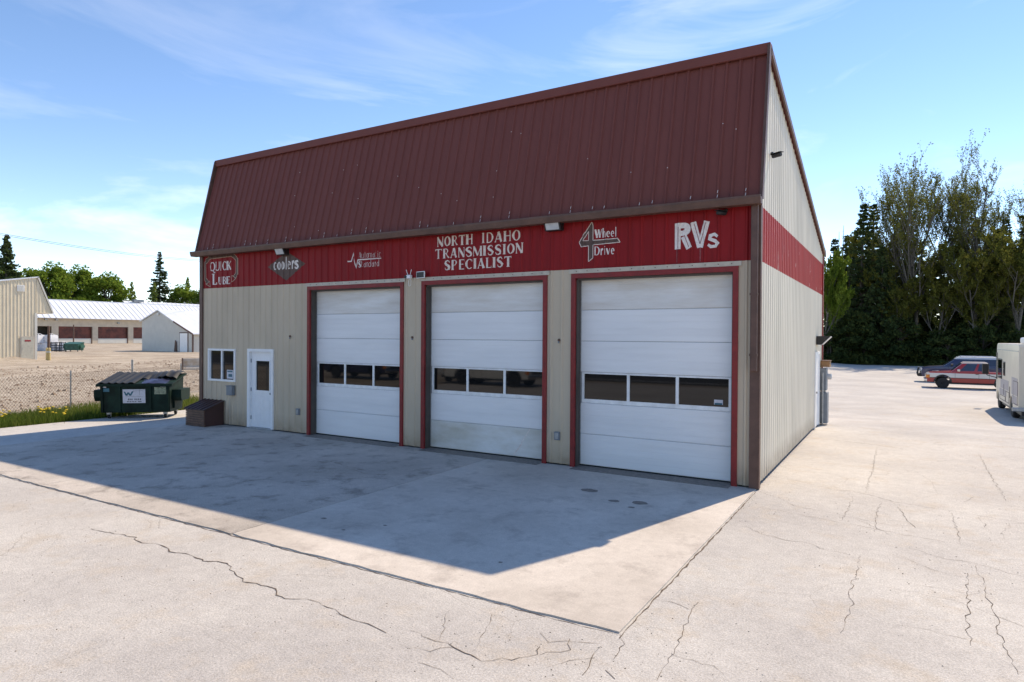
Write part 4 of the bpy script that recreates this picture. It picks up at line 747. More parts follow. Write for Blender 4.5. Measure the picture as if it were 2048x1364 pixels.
for k in range(10): MB().prism([(ga[0]+.01, ga[1]-.07), (ga[0]+.01, ga[1]+.05), (gr[0], gr[1]+.05), (xr2+.3, gr2[1]-.02), (xr2+.3, gr2[1]-.14), (gr[0], gr[1]-.07)], Yg-.25+k*1.745, Yg-.25+(k+1)*1.745-.02, 'y').build('roof_panel', M['wroof'], wb)
MB().prism([(gr[0]-.3, gr[1]+.02), (gr[0]-.3, gr[1]+.24), (xr2+.32, gr2[1]+.0), (xr2+.32, gr2[1]-.24)], Yg-.35, Yg-.26, 'y').build('fascia', M['trim'], wb)
MB().box(xr2-.3, Yg-.05, -.07, xr2-.1, Yg+.1, gr2[1]-.1).build('corner_post', M['trim'], wb)
d0_, d1_ = PYg(360, 666), PYg(376, 704)
MB().box(d0_[0]-.1, Yg-.05, -.05, d1_[0]+.1, Yg-.002, d0_[1]+.12).build('door_frame', M['trim'], wb); MB().box(d0_[0]+.06, Yg-.08, -.05, d1_[0]-.06, Yg-.052, d0_[1]-.03).build('door', M['white'], wb); MB().bbox(ga[0]-.2, Yg-.25, ga[1]-.75, ga[0]+.2, Yg, ga[1]-.42, .04).build('gable_lamp', M['lens'], wb)
MB().prism([(d0_[0]-1.2, -.05), (d0_[0]-.6, -.05), (d0_[0]-.7, 1.3), (d0_[0]-.95, 1.6)], Yg-.16, Yg-.06, 'y').build('leaning_board', M['wood'], wb)
# bulk bags, posts, small dumpster in the yard
bi = 0
BG = [(-88.2, 33.0, 0), (-87.4, 34.0, 0), (-86.8, 35.0, 0), (-88.0, 33.2, 1.15), (-87.1, 34.4, 1.15), (-86.2, 35.7, 0), (-89.2, 32.2, 0), (-89, 32.3, 1.15)]
BL = ['lower white bulk bag nearest the shed in the yard pile', 'lower white bulk bag second from the shed', 'lower white bulk bag in the middle of the pile', 'upper white bulk bag on top at the left', 'upper white bulk bag on top at the right', 'white bulk bag at the right end of the pile by black pallets', 'white bulk bag half hidden behind the shed corner', 'topmost white bulk bag beside the shed corner']
for (x, y, z), lb in zip(BG, BL):
    bm = bmesh.new(); bmesh.ops.create_cube(bm, size=1.1); bmesh.ops.subdivide_edges(bm, edges=bm.edges[:], cuts=3, use_grid_fill=True)
    for v in bm.verts:
        b_ = 1+.10*(1-abs(v.co.z)/.55); v.co.x *= b_; v.co.y *= b_; v.co += Vector([random.uniform(-.03, .03) for _ in range(3)]); v.co.z += .55
    t = thing('bulk_bag', lb, 'bag', (x, y, z-.05), .3); m_ = MB(); m_.frombm(bm); m_.build('bag_body', M['bagw'], t, 60, False)
    for sx in (-.4, .4): MB().tube([(sx, -.4, 1.05), (sx*.6, -.2, 1.3), (sx*.4, .1, 1.28), (sx, .4, 1.05)], .03, 4).build('lifting_loop', M['bagw'], t)
for (px, py, lb) in ((110, 702, 'left black pallet leaning against the white bulk bags'), (122, 702, 'right black pallet leaning beside the small green dumpster')):
    p = gray(px, py); t = thing('leaning_pallet', lb, 'pallet', (p.x, p.y, -.07), R(60))
    for s in (-.5, 0, .5): MB().box(s-.06, -.05, 0, s+.06, .05, 1.35, Matrix.Rotation(R(-14), 4, 'X')).build('stringer', M['black'], t)
    for z in (.1, .45, .8, 1.2): MB().box(-.55, -.085, z, .55, -.051, z+.1, Matrix.Rotation(R(-14), 4, 'X')).build('slat', M['black'], t)
p = gray(148, 702); dumpster('dumpster', 'small green dumpster far off in the dirt yard', (p.x, p.y, -.07), R(30), M['bin2'], 1.05)
for (px, py, hh, lb, mat) in ((97, 719, 3.2, 'brown timber post beside the beige shed', 'wood'), (147, 692, 4.2, 'brown timber post in the yard before the dock doors', 'wood'), (82, 700, 1.6, 'short grey post by the bulk bags', 'steel')):
    p = gray(px, py); t = thing('yard_post', lb, 'post', (p.x, p.y, -.08)); MB().tube([(0, 0, 0), (.02, 0, hh*.5), (0, .02, hh)], [.13, .12, .11], 8).build('shaft', M[mat], t); MB().tube([(0, 0, hh), (0, .02, hh+.05)], [.11, .05], 8).build('post_top', M[mat], t)
for dx in (0, .35):
    p = gray(94+dx*14, 719.5); t = thing('bollard', 'yellow bollard at shed corner, %s of the pair' % ('left' if dx == 0 else 'right'), 'bollard', (p.x, p.y, -.08)); MB().tube([(0, 0, 0), (0, 0, 1.15), (0, 0, 1.2)], [.1, .1, .06], 10).build('shaft', M['yellow'], t); MB().tube([(0, 0, .75), (0, 0, .9)], .105, 10).build('band', M['whitewall'], t)
# dirt heap by shed
m_ = MB(); m_.add([(r_*math.cos(a)*1.6, r_*math.sin(a), .45*max(0, 1-r_/3)**1.3+random.uniform(-.02, .02)) for r_ in (0.01, .6, 1.2, 1.8, 2.4, 3.0) for a in np.linspace(0, 6.283, 18, endpoint=False)], [(i*18+k, i*18+(k+1) % 18, (i+1)*18+(k+1) % 18, (i+1)*18+k) for i in range(5) for k in range(18)])
dh = tag(m_.build('dirt_heap', M['dirt'], None, 60), 'low heap of dark dirt in front of the beige shed', 'dirt heap'); dh.location = (-51.2, 15.6, -.08)
# power lines
for i, (a, b, lb) in enumerate((((-30, 461), (470, 523), 'upper power line crossing the sky at left'), ((-30, 464), (470, 525.5), 'lower power line crossing the sky at left'))):
    dA = fw+rt*(a[0]-1024)/FPX+up*(682-a[1])/FPX; dB = fw+rt*(b[0]-1024)/FPX+up*(682-b[1])/FPX; A_ = CAM+dA*62; B_ = CAM+dB*105
    tag(MB().tube([A_.lerp(B_, k/16)-Vector((0, 0, 1.2*4*(k/16)*(1-k/16)*.5)) for k in range(17)], .02, 4).build('power_line', M['black']), lb, 'wire')

# ------------------------------------------------------------------ vehicles
def wheel(t, x, y, r_, side, rim=M['steel'], w_=.22):
    wh = MB().lathe([(r_*.66, -w_/2), (r_*.9, -w_/2), (r_, -w_/2+.04), (r_, w_/2-.04), (r_*.9, w_/2), (r_*.66, w_/2)], (x, y, r_), 'y', 24).build('tyre', M['rubber'], t, 40)
    MB().lathe([(r_*.66, -.07), (r_*.62, -.10), (r_*.5, -.06), (r_*.22, -.07), (r_*.12, -.11), (.02, -.11)] if side < 0 else [(r_*.66, .07), (r_*.62, .10), (r_*.5, .06), (r_*.22, .07), (r_*.12, .11), (.02, .11)], (x, y, r_), 'y', 16).build('rim', rim, wh, 40)
def arch(xc, r_, z0, n=9): return [(xc-r_*math.cos(math.pi*k/n), z0+(r_)*math.sin(math.pi*k/n)) for k in range(n+1)]
def body_mesh(poly, hw, b=.06, taper=None):
    bm = bmesh.new(); A_ = [bm.verts.new((x, -hw, z)) for x, z in poly]; B_ = [bm.verts.new((x, hw, z)) for x, z in poly]; n = len(poly)
    fa = bm.faces.new(A_); fb = bm.faces.new(B_[::-1])
    for i in range(n): bm.faces.new((A_[i], B_[i], B_[(i+1) % n], A_[(i+1) % n]))
    bmesh.ops.recalc_face_normals(bm, faces=bm.faces[:])
    bmesh.ops.bevel(bm, geom=list(fa.edges)+list(fb.edges), offset=b, segments=3, affect='EDGES', profile=.6, clamp_overlap=True)
    if taper:
        for v in bm.verts: v.co.y *= taper(v.co.x, v.co.z)
    m_ = MB(); m_.frombm(bm); return m_
def cabin(t, low, top, hw_low, hw_top, zl, zt, mat, gl, side_splits, roof_mat=None):
    """greenhouse: low/top = x of front/rear at belt and at roof"""
    (l0, l1), (u0, u1) = low, top
    def P(x, s, z): k = (z-zl)/(zt-zl); return (x, s*(hw_low+(hw_top-hw_low)*k), z)
    vs = [P(l0, -1, zl), P(l1, -1, zl), P(l1, 1, zl), P(l0, 1, zl), P(u0, -1, zt), P(u1, -1, zt), P(u1, 1, zt), P(u0, 1, zt)]
    bm = bmesh.new(); bv = [bm.verts.new(v) for v in vs]
    for f in ((0, 1, 2, 3), (4, 7, 6, 5), (0, 4, 5, 1), (1, 5, 6, 2), (2, 6, 7, 3), (3, 7, 4, 0)): bm.faces.new([bv[i] for i in f])
    bmesh.ops.recalc_face_normals(bm, faces=bm.faces[:]); bmesh.ops.bevel(bm, geom=bm.edges[:], offset=.05, segments=2, affect='EDGES', profile=.6)
    m_ = MB(); m_.frombm(bm); cab = m_.build('cab', mat, t, 35)
    k0, k1 = .12, .84; z0, z1 = zl+(zt-zl)*k0, zl+(zt-zl)*k1
    def ex(k, xf): a = l0+(u0-l0)*k; b = l1+(u1-l1)*k; return a+(b-a)*xf
    for s in (-1, 1):
        for (f0, f1) in side_splits:
            o = .006; q = [P(ex(k0, f0), s, z0), P(ex(k0, f1), s, z0), P(ex(k1, f1), s, z1), P(ex(k1, f0), s, z1)]; q = [(x, y+s*o, z) for x, y, z in q]; q2 = [(x, y-s*.02, z) for x, y, z in q]
            MB().add(q+q2, [(0, 1, 2, 3), (7, 6, 5, 4), (0, 4, 5, 1), (1, 5, 6, 2), (2, 6, 7, 3), (3, 7, 4, 0)]).build('side_window', gl, t)
    for (xa, xb, sg, nm) in ((l0, u0, -1, 'windscreen'), (l1, u1, 1, 'rear_window')):
        q = []
        for k, s in ((k0, -.86), (k0, .86), (k1, .86), (k1, -.86)):
            z = zl+(zt-zl)*k; hw = hw_low+(hw_top-hw_low)*k; q.append((xa+(xb-xa)*k+sg*.008, s*hw, z+.006))
        q2 = [(x-sg*.03, y, z) for x, y, z in q]; MB().add(q+q2, [(0, 1, 2, 3), (7, 6, 5, 4), (0, 4, 5, 1), (1, 5, 6, 2), (2, 6, 7, 3), (3, 7, 4, 0)]).build(nm, gl, t)
    return cab
GL = mk('tinted_car_glass', (.03, .045, .08), .05, 0, 2, .1, spec=.7)
orange = mk('amber_lens', (.75, .22, .03), .2); redl = mk('red_lens', (.35, .01, .01), .2); headl = mk('headlamp_lens', (.6, .6, .6), .1)
def pickup(name, label, loc, rz, pt, rimm, s=1):
    t = thing(name, label, 'pickup truck', loc, rz); t.scale = (s, s, s); r_ = .345; xf, xr = .88, 3.95; hw = .86
    lo = [(.06, .42), (.02, .55), (.0, .78), (.05, .93), (.30, 1.0), (1.25, 1.07), (1.75, 1.08), (3.22, 1.08), (3.24, 1.06), (5.05, 1.04), (5.08, .95), (5.08, .5), (5.0, .42)]
    poly = lo+arch(xr, .43, .40)[::-1]+arch(xf, .43, .40)[::-1]
    body_mesh(poly, hw, .05, lambda x, z: 1-.03*max(0, z-.8)-(.07*max(0, .5-x))).build('body', pt, t, 35)
    for xc in (xf, xr):
        for sd in (-1, 1):
            m_ = MB(); pa = arch(xc, .43, .40, 10); pb = arch(xc, .485, .40, 10); m_.add([(x, sd*(hw+.012), z) for x, z in pa]+[(x, sd*(hw+.012), z) for x, z in pb]+[(x, sd*(hw-.06), z) for x, z in pb], [(i, i+1, 12+i, 11+i) for i in range(10)]+[(11+i, 12+i, 23+i, 22+i) for i in range(10)]); m_.build('fender_flare', M['black'], t)
            wheel(t, xc, sd*(hw-.12), r_, sd, rimm)
    MB().box(.5, -.70, .30, 4.8, .70, .46).build('chassis', M['black'], t)
    cabin(t, (1.30, 3.24), (1.98, 3.16), hw-.03, hw-.17, 1.06, 1.68, pt, GL, ((.20, .60), (.68, .94)))
    MB().box(3.27, -hw+.07, .98, 5.02, hw-.07, 1.03).build('bed_floor', M['black'], t)
    MB().bbox(-.10, -hw+.02, .43, .06, hw-.02, .60, .03).build('front_bumper', M['chrome'], t); MB().bbox(5.06, -hw+.04, .45, 5.2, hw-.04, .6, .03).build('rear_bumper', M['chrome'], t)
    MB().box(-.025, -.5, .66, .03, .5, .88).build('grille', M['black'], t)
    for sd in (-1, 1):
        MB().bbox(-.03, sd*.67-.13, .68, .06, sd*.67+.13, .86, .02).build('headlight', headl, t); MB().bbox(-.01, sd*(hw-.035)-.04, .66, .20, sd*(hw-.035)+.035, .86, .02).build('turn_signal', orange, t); MB().bbox(5.03, sd*(hw-.08)-.08, .68, 5.095, sd*(hw-.08)+.07, .98, .02).build('tail_light', redl, t)
        MB().bbox(1.62, sd*(hw+.10)-.09, 1.10, 1.76, sd*(hw+.10)+.09, 1.24, .03).box(1.66, sd*hw-.04, 1.10, 1.70, sd*hw+.04, 1.14).build('mirror', M['chrome'], t); MB().box(2.55, sd*(hw+.003)-.012, .93, 2.70, sd*(hw+.003)+.012, .965).build('door_handle', M['black'], t)
        m_ = MB()
        for x in (1.52, 2.72, 3.24): m_.box(x-.006, sd*(hw-.003)-.004, .5, x+.006, sd*(hw-.003)+.004, 1.03)
        m_.build('door_seam', M['black'], t)
    return t
def suv(name, label, loc, rz, pt, roofm, sedan=False, s=1, cat='suv'):
    t = thing(name, label, cat, loc, rz); t.scale = (s, s, s); r_ = .39 if not sedan else .32; xf, xr = .92, 3.75; hw = .94 if not sedan else .88; k = 1 if not sedan else .82
    lo = [(.10, .42), (.02, .6), (.0, .85*k), (.10, 1.05*k), (.5, 1.13*k), (1.4, 1.20*k), (1.8, 1.22*k), (4.75, 1.20*k), (4.82, 1.05*k), (4.86, .6), (4.78, .45)]
    poly = lo+arch(xr, r_+.09, .42)[::-1]+arch(xf, r_+.09, .42)[::-1]
    body_mesh(poly, hw, .07, lambda x, z: 1-.04*max(0, z-.8)-.10*max(0, .5-x)).build('body', pt, t, 35)
    for xc in (xf, xr):
        for sd in (-1, 1): wheel(t, xc, sd*(hw-.13), r_, sd)
    MB().box(.5, -.7, .3, 4.5, .7, .46).build('chassis', M['black'], t)
    if sedan: cabin(t, (1.35, 4.35), (2.05, 3.55), hw-.04, hw-.22, .98, 1.42, pt, GL, ((.18, .52), (.55, .88)))
    else: cabin(t, (1.35, 4.78), (2.15, 4.55), hw-.04, hw-.19, 1.19, 1.80, pt, GL, ((.17, .45), (.48, .72), (.75, .96)))
    zt = 1.42 if sedan else 1.80
    if not sedan:
        MB().bbox(2.15, -.70, zt-.02, 4.55, .70, zt+.03, .02).build('roof_panel', roofm, t)
        for sd in (-1, 1): MB().tube([(2.3, sd*.66, zt+.03), (2.4, sd*.66, zt+.09), (4.3, sd*.66, zt+.09), (4.4, sd*.66, zt+.03)], .02, 6).build('roof_rail', M['white'], t)
        MB().bbox(3.05, -.10, zt+.031, 3.3, .10, zt+.12, .03).build('roof_beacon', M['lens'], t)
        MB().tube([(-.16, -.72, .45), (-.2, -.72, .62), (-.12, -.66, 1.02), (-.12, .66, 1.02), (-.2, .72, .62), (-.16, .72, .45)], .05, 8).box(-.16, -.8, .42, .0, .8, .62).build('push_bar', M['black'], t)
    MB().box(-.03, -.55, .68*k, .04, .55, .92*k).build('grille', M['black'], t)
    for sd in (-1, 1):
        MB().bbox(-.02, sd*.74-.14, .80*k, .12, sd*.74+.13, 1.0*k, .03).build('headlight', headl, t); MB().bbox(4.78, sd*.78-.10, .75, 4.88, sd*.78+.10, 1.1*k, .03).build('tail_light', redl, t); MB().bbox(1.75, sd*(hw+.1)-.1, 1.2*k, 1.9, sd*(hw+.1)+.09, 1.36*k, .03).build('mirror', M['black'], t)
        m_ = MB()
        for x in (1.62, 2.75, 3.65): m_.box(x-.006, sd*(hw-.003)-.004, .55, x+.006, sd*(hw-.003)+.004, 1.15*k)
        m_.build('door_seam', M['black'], t)
    MB().bbox(-.06, -hw+.08, .42, .1, hw-.08, .62, .04).build('front_bumper', M['black'] if not sedan else pt, t); MB().bbox(4.78, -hw+.06, .45, 4.94, hw-.06, .66, .04).build('rear_bumper', M['black'] if not sedan else pt, t)
    return t
dr_, dw = (.36, .012, .014), (.62, .60, .57)
P1 = paint('red_white_truck_paint', [(0, dr_), (.66, (.045, .012, .012)), (.70, dw), (.965, dr_), (1.585, (.62, .50, .46))]); P2 = paint('navy_paint', [(0, (.012, .022, .075)), (1.7, (.50, .54, .60))]); P3 = paint('white_truck_paint', [(0, (.60, .60, .58)), (.01, (.60, .60, .58))]); P4 = paint('silver_paint', [(0, (.38, .38, .38)), (.01, (.38, .38, .38))])
tw = gray(1885, 776, -.57)
pickup('pickup_truck', 'red and white two-tone pickup truck parked beside the motorhome', (tw.x-.88, tw.y+.74, -.60), 0, P1, mk('rusty_rim', (.25, .2, .19), .5, .3))
tw2 = gray(1838, 763, -.57); suv('blue_suv', 'navy blue suv with pale roof and black push bar behind the red pickup', (tw2.x+.1, tw2.y+.6, -.60), 0, P2, mk('pale_roof', (.55, .6, .66), .3))
# seen only as reflections in the middle bay windows
pickup('pickup_truck', 'white pickup truck reflected in the middle garage door windows', (1.7, -16.4, -.03), R(180), P3, M['chrome']); suv('silver_car', 'silver sedan reflected in the middle garage door windows', (-3.5, -20.9, -.03), R(90), P4, None, True, 1, 'car')
pickup('pickup_truck', 'dark blue pickup truck reflected in the left garage door windows', (-7.6, -16.6, -.03), R(180), paint('dark_blue_paint', [(0, (.006, .012, .05)), (.01, (.006, .012, .05))]), M['chrome'])
# motorhome (front towards +y, left side facing the yard)
rv = thing('motorhome', 'cream motorhome with faded lilac patches at the right edge', 'motorhome', (20.86, 19.0, -.59))
Lr, Wr, zb, zr_ = 6.6, 2.25, .38, 2.92
side = [(0, .55), (.35, zb), (1.05, zb), ]+arch(1.93, .46, zb, 8)+[(2.6, zb), (5.3, zb)]+arch(5.98, .42, zb, 8)+[(6.5, zb+.02), (6.62, .8), (6.62, 1.25), (6.5, 2.3), (6.42, zr_-.12), (6.25, zr_), (.1, zr_), (0, zr_-.1)]
bm_ = body_mesh([(x, z) for x, z in side], Wr/2, .07); bm_.v = [(v[1]+Wr/2, v[0], v[2]) for v in bm_.v]; bm_.build('coach_body', M['rv'], rv, 35)
MB().box(.12, .2, .25, Wr-.12, 6.3, .5).build('chassis', M['black'], rv)
for y in (1.93, 5.98):
    for x, sd in ((.16, -1), (Wr-.16, 1)):
        m_ = MB().lathe([(.25, -.12), (.34, -.12), (.38, -.08), (.38, .08), (.34, .12), (.25, .12)], (x, y, .38), 'x', 22).build('tyre', M['rubber'], rv, 40); MB().lathe([(.25, sd*.08), (.2, sd*.10), (.05, sd*.12)], (x, y, .38), 'x', 14).build('rim', M['steel'], m_)
def rvwin(y0, y1, z0, z1, nm='window'):
    f = MB().bbox(-.018, y0, z0, .02, y1, z1, .012).build(nm, M['black'], rv); MB().box(-.024, y0+.05, z0+.05, -.0185, y1-.05, z1-.05).build('pane', M['glass'], f)
rvwin(4.55, 5.85, 1.38, 2.25); rvwin(3.6, 4.12, 1.55, 2.15); MB().box(-.02, 6.15, 1.3, .05, 6.42, 2.5).build('windscreen_edge', M['black'], rv); MB().box(.2, 6.5, 1.35, Wr-.2, 6.64, 2.4).build('windscreen', M['glass'], rv)
for y0, y1, z0, z1 in ((.25, 1.75, .95, 1.62), (.4, 1.6, .6, .92), (2.6, 5.0, 1.0, 1.40), (3.2, 5.3, .72, .97)): MB().box(-.006, y0, z0, .01, y1, z1).build('faded_patch', M['rvpatch'], rv)
for y0, y1, z0, z1 in ((2.45, 3.4, .5, .95), (3.5, 5.2, .5, .7), (.15, 1.3, .62, 1.5)):
    m_ = MB().box(-.009, y0, z0, .0, y0+.02, z1).box(-.009, y1, z0, .0, y1+.02, z1).box(-.009, y0+.02, z0, .0, y1, z0+.02).box(-.009, y0+.02, z1-.02, .0, y1, z1); m_.build('hatch_outline', M['jamb'], rv)
MB().box(-.011, .1, 2.62, .0, 6.3, 2.66).build('trim_strip', M['steel'], rv); MB().bbox(-.2, -.12, .42, Wr+.0, .02, .56, .03).build('rear_bumper', M['steel'], rv)
for y in (2.2, 3.9): MB().box(-.012, y, .75, .0, y+.08, 1.2).build('hatch_seam', M['jamb'], rv)
MB().bbox(.7, 1.6, zr_+.001, 1.5, 2.4, zr_+.12, .04).build('roof_vent', M['wroof'], rv); MB().bbox(.6, 3.6, zr_+.001, 1.7, 4.6, zr_+.26, .08).build('air_conditioner', M['wroof'], rv)
MB().tube([(0, 6.3, 1.35), (-.35, 6.35, 1.45), (-.42, 6.35, 1.55)], .02).build('mirror_arm', M['black'], rv); MB().bbox(-.55, 6.28, 1.5, -.30, 6.38, 1.98, .03).build('mirror', M['black'], rv)

# ------------------------------------------------------------------ trees
def mesh_obj(name, V, Fc, mat, parent):
    me = bpy.data.meshes.new(name); me.from_pydata(V, [], Fc); me.materials.append(mat); o = bpy.data.objects.new(name, me); COL.objects.link(o); o.parent = parent; return o
def leafquads(C_, size, rg, flat=.0):
    n = len(C_); C_ = np.asarray(C_); a = rg.normal(size=(n, 3)); a[:, 2] *= (1-flat); a /= np.linalg.norm(a, axis=1)[:, None]; b = np.cross(a, rg.normal(size=(n, 3))); b /= np.linalg.norm(b, axis=1)[:, None]
    s = size*rg.uniform(.6, 1.3, (n, 1)); V = np.stack([C_-a*s, C_+b*s*.55, C_+a*s, C_-b*s*.55], 1).reshape(-1, 3)
    return V.tolist(), [(4*i, 4*i+1, 4*i+2, 4*i+3) for i in range(n)]
def conifer(h, r_, seed, leaf, label, cat='tree', bare=.12, dens=1.0, size=.2):
    rg = np.random.default_rng(seed); t = thing('conifer_tree', label, cat); tr = MB(); tr.tube([(0, 0, -.3), (rg.normal()*.1, rg.normal()*.1, h*.5), (0, 0, h)], [.016*h, .01*h, .012], 7)
    C_ = []; z = h*bare
    while z < h*.985:
        k = (z-h*bare)/(h*(1-bare)); Lb = r_*(1-k)**.85*(.55+.45*min(1, k*6+.3))
        for q in range(int(rg.integers(5, 8))):
            a = rg.uniform(0, 6.28); L_ = Lb*rg.uniform(.55, 1.15)+.12; dr = -.25+.55*k+rg.normal()*.08
            e = np.array([math.cos(a)*L_, math.sin(a)*L_, L_*dr]); 
            if L_ > .5: tr.tube([(0, 0, z), tuple(e*.5+[0, 0, z+.0]), tuple(e+[0, 0, z+.08*L_])], [.012*L_+.01, .01*L_+.005, .005], 3, False)
            m = int((5+9*L_)*dens)
            s = rg.uniform(.1, 1, m)**.75; p = e[None]*s[:, None]+np.array([0, 0, z])+rg.normal(size=(m, 3))*np.array([.12, .12, .09])*(.5+.4*L_)*(s[:, None]*.5+.5); p[:, 2] -= .06*L_*s; C_.append(p)
        z += h*.0175*rg.uniform(.7, 1.3)
    V, Fc = leafquads(np.concatenate(C_), size, rg, .35); mesh_obj('crown', V, Fc, leaf, t); tr.build('trunk', M['bark'], t, 50, False); return t
def branching(h, seed, leaf, label, spread=.35, leaves=1.0, size=.13, bark='greybark', base=.22, depth=4, up_=.5, name='budding_tree'):
    rg = np.random.default_rng(seed); t = thing(name, label, 'tree'); tr = MB(); C_ = []
    def grow(p, d, L_, r_, lev):
        n = 4; pts = [p]; q = p.copy(); dd = d.copy()
        for k in range(n):
            dd = dd+rg.normal(size=3)*.09+np.array([0, 0, up_*.10]); dd /= np.linalg.norm(dd); q = q+dd*L_/n; pts.append(q.copy())
        tr.tube([tuple(x) for x in pts], [r_*(1-.55*k/n) for k in range(n+1)], 6 if lev < 2 else 3, False)
        if lev >= 2:
            m = int((9 if lev == 2 else 16)*leaves); s = rg.uniform(.25, 1.05, m); base_ = p[None]+(q-p)[None]*s[:, None]; C_.append(base_+rg.normal(size=(m, 3))*.035*L_+rg.normal(size=(m, 3))*.10)
        if lev < depth:
            nb = {0: 9, 1: 6, 2: 5, 3: 3}.get(lev, 2)
            for k in range(nb):
                s = rg.uniform(base if lev == 0 else .25, 1.0); j = min(n-1, int(s*n)); o = pts[j]+(pts[j+1]-pts[j])*(s*n-j); a = rg.uniform(0, 6.28)
                side = np.array([math.cos(a), math.sin(a), 0]); nd = dd*(1-spread)+side*spread*1.25+np.array([0, 0, .25*up_]); nd /= np.linalg.norm(nd)
                grow(o, nd, L_*(.62 if lev == 0 else .55)*rg.uniform(.7, 1.15)*(1.15-.45*s if lev == 0 else 1), r_*.42, lev+1)
    grow(np.array([0, 0, -.2]), np.array([rg.normal()*.03, rg.normal()*.03, 1.]), h*.78, .013*h, 0)
    V, Fc = leafquads(np.concatenate(C_), size, rg); mesh_obj('crown', V, Fc, leaf, t); tr.build('trunk', M[bark], t, 60, False); return t
def broadleaf(h, rx, seed, leaf, label, nl=9000, size=.3, low=.18, name='leafy_tree'):
    rg = np.random.default_rng(seed); t = thing(name, label, 'tree'); tr = MB(); tr.tube([(0, 0, -.3), (.1, .05, h*.35), (0, .1, h*.8)], [.02*h, .014*h, .004*h], 7); C_ = []; nc = 46
    for k in range(nc):
        a = rg.uniform(0, 6.28); v = rg.uniform(0, 1); zz = h*(low+(1-low)*v); rr = rx*(math.sin(math.pi*min(.97, .12+.86*v))**.7)*rg.uniform(.35, 1.0); c = np.array([math.cos(a)*rr, math.sin(a)*rr, zz*.94]); cr = rg.uniform(.12, .24)*rx*1.5
        m = nl//nc; u = rg.normal(size=(m, 3)); u /= np.linalg.norm(u, axis=1)[:, None]; C_.append(c+u*cr*rg.uniform(.45, 1.05, (m, 1))*np.array([1, 1, .8])); tr.tube([(0, .03, max(h*.15, zz*.6)), tuple(c*.6+[0, 0, zz*.25]), tuple(c)], [.006*h, .004*h, .001*h], 4, False)
    V, Fc = leafquads(np.concatenate(C_), size, rg); mesh_obj('crown', V, Fc, leaf, t); tr.build('trunk', M['bark'], t, 60, False); return t
def snag(h, seed, label):
    rg = np.random.default_rng(seed); t = thing('dead_snag', label, 'tree'); tr = MB(); tr.tube([(0, 0, -.3), (.1, 0, h*.5), (.0, .1, h)], [.2, .13, .02], 7); b = MB()
    for k in range(46):
        z = h*rg.uniform(.3, .98); a = rg.uniform(0, 6.28); L_ = rg.uniform(.3, 1.1)*(1.15-z/h); b.tube([(0, 0, z), (math.cos(a)*L_, math.sin(a)*L_, z+rg.normal()*.2)], [.025, .006], 3, False)
    tr.build('trunk', M['dead'], t, 60, False); b.build('branch_stubs', M['dead'], t, 0, False); return t
FG = 'trees of the wood behind the lot'
def at(px, Y): d = fw+rt*(px-1024)/FPX; k = (Y-CAM.y)/d.y; return CAM.x+d.x*k
def put(t, px, Y, s=1, rz=None):
    x = at(px, Y); t.location = (x, Y, gz(x, Y)-.08); t.scale = s if isinstance(s, tuple) else (s, s, s); t.rotation_euler = (0, 0, rng.uniform(0, 6.28) if rz is None else rz); return t
# right-hand wood
b1 = put(branching(25, 11, M['bud'], 'tallest budding tree left of the pair rising above the wood', .30, .75, .13, base=.3, up_=.95), 1838, 80, .80); b2 = put(branching(26, 12, M['bud'], 'tallest budding tree right of the pair rising above the wood', .30, .8, .13, base=.3, up_=.95), 1945, 81, .70)
b3 = put(branching(19, 13, M['bud'], 'rounded budding tree at the right end of the wood', .40, 1.8, .16, up_=.7), 2035, 79, .84)
for i, (px, Y, s, src) in enumerate(((1775, 83, .80, b1), (1895, 88, .74, b2), (1985, 86, .74, b1), (1730, 88, .72, b3), (2085, 84, .68, b2), (1868, 79, .62, b3), (1800, 79, .55, b3), (1960, 78, .6, b3), (2140, 84, .8, b3))): x = at(px, Y); dup(src, (x, Y, gz(x, Y)-.08), i*1.3, s, 'olive budding tree standing among the dark conifers', FG)
c1 = put(conifer(17, 3.0, 21, M['spruce'], 'dark spruce standing in the wood behind the lot'), 1725, 82, 1.2); c1['group'] = FG; c2 = conifer(14.5, 3.3, 22, M['spruce'], 'dark spruce standing in the wood behind the lot', dens=1.2); put(c2, 1762, 79); c2['group'] = FG
c3 = conifer(16, 2.6, 23, M['pine'], 'dark green pine standing in the wood behind the lot', bare=.25); put(c3, 1995, 82); c3['group'] = FG
for i, (px, Y, s, src) in enumerate(((1705, 90, 1.2, c2), (1745, 92, 1.3, c1), (1788, 86, 1.15, c2), (1815, 92, .95, c1), (1850, 84, .75, c2), (1880, 93, .95, c1), (1915, 84, .78, c2), (1950, 90, .95, c1), (1975, 93, 1.05, c3), (2015, 88, 1.0, c2), (2050, 92, 1.1, c1), (2090, 88, 1.1, c3), (1770, 95, 1.0, c3), (1840, 97, 1.0, c1), (1930, 98, 1.0, c2), (2010, 98, 1.15, c1), (2130, 92, 1.1, c1), (1692, 86, 1.0, c1), (1668, 96, 1.05, c1))):
    x = at(px, Y); dup(src, (x, Y, gz(x, Y)-.08), i*.9, s)
u1 = broadleaf(6.5, 3.0, 31, M['under'], 'dark leafy shrub at the foot of the wood', 5200, .22, .02, 'understory_shrub'); put(u1, 1700, 77); u1['group'] = 'shrubs at the foot of the wood'
for i, px in enumerate(list(range(1655, 2110, 24))+list(range(1668, 2110, 31))):
    Y = 76.5+(i*37 % 10)*.9+(4 if i > 18 else 0); x = at(px, Y); dup(u1, (x, Y, gz(x, Y)-.1), i*1.7, (rng.uniform(.8, 1.15), rng.uniform(.8, 1.1), rng.uniform(.45, .95)))
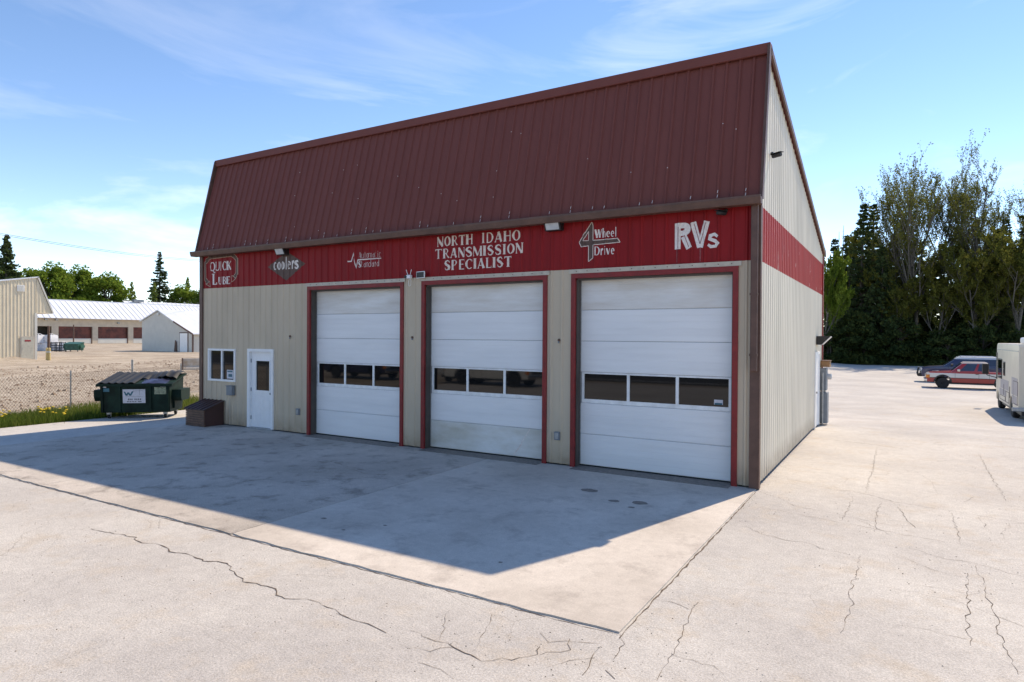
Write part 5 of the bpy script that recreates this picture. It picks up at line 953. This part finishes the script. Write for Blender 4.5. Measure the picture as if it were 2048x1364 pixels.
put(snag(17, 41, 'left bare dead trunk beside the shop corner'), 1676, 84); put(snag(17.6, 42, 'right bare dead trunk beside the shop corner'), 1683, 82.5); put(snag(14, 43, 'short bare dead trunk right of the two tall snags'), 1697, 84)
put(branching(14, 14, M['green'], 'fresh green tree just past the shop corner', .34, 2.4, .17, name='green_tree'), 1644, 76, (.5, .5, .86)); l_ = put(branching(11, 15, M['green'], 'smaller fresh green tree hugging the shop corner', .38, 2.2, .16, name='green_tree'), 1662, 76, (.4, .4, 1.0))
m_ = MB()      # sunlit grass glimpsed through the wood and forest floor
tag(blades('woodland_floor', 9000, lambda: (random.uniform(4, 42), random.uniform(75, 80), 1.0), .1, .5, M['under'], .03), 'dark low growth along the edge of the wood', 'undergrowth', kind='stuff')
tag(blades('sunlit_meadow', 5000, lambda: (random.uniform(14, 24), random.uniform(112, 124), 1.0), .4, 1.6, M['lime'], .05), 'bright meadow glimpsed between the trunks', 'meadow', kind='stuff')
# left-hand trees
e1 = conifer(21.5, 4.6, 51, M['spruce'], 'tall dark spruce at the far left edge', bare=.03, dens=.9, size=.34); x = -130; e1.location = (x, 45.6, -.1)
e2 = conifer(29.5, 5.6, 52, M['pine'], 'tall dark pine standing above the warehouse roof', bare=.2, dens=.55, size=.42); e2.location = (-190, 111, -.1)
L1 = broadleaf(23, 8.5, 53, M['green'], 'big leafy tree behind the warehouse, left of the cluster', 9000, .5); L1.location = (-192, 80, -.1); L1['group'] = 'leafy trees behind the warehouse'
for i, (y, x, s, lb) in enumerate(((88, -194, 1.0, 'big leafy tree behind the warehouse, middle of the cluster'), (95, -190, .93, 'big leafy tree behind the warehouse, right of the cluster'), (72, -196, .92, 'leafy tree behind the warehouse next to the tall spruce'), (123, -196, .86, 'leafy tree right of the tall dark pine'), (130, -190, .95, 'leafy tree beside the left corner of the shop'))): dup(L1, (x, y, -.1), i*1.1, s, lb)
y1 = conifer(19, 3.2, 54, M['lime'], 'thin yellow green larch behind the warehouse', dens=.45, size=.34, bare=.1); y1.location = (-190, 102, -.1)
for i, (y, x, s, lb) in enumerate(((104.5, -193, .85, 'shorter larch right beside the thin yellow green larch'), (108, -188, 1.0, 'larch standing close left of the tall dark pine'), (116.5, -200, .95, 'larch close right of the tall dark pine'), (127, -200, 1.2, 'tall larch beside the left corner of the shop'))): dup(y1, (x, y, -.1), i*1.4, s, lb)
for i, (y, x) in enumerate(((99, -200), (111, -205), (118, -205), (66, -205))): dup(u1, (x, y, -.1), i*2., 1.6, 'low dark tree mass behind the warehouse', 'low trees behind the warehouse')
# tree line across the road, seen only in reflections
for i in range(26):
    src = (L1, c1, c2)[i % 3]; dup(src, (-95+i*6.5+rng.uniform(-2, 2), -62-rng.uniform(0, 10), -.1), i*1.2, (.55 if src is L1 else .9), 'tree across the road, reflected in the windows', 'trees across the road')
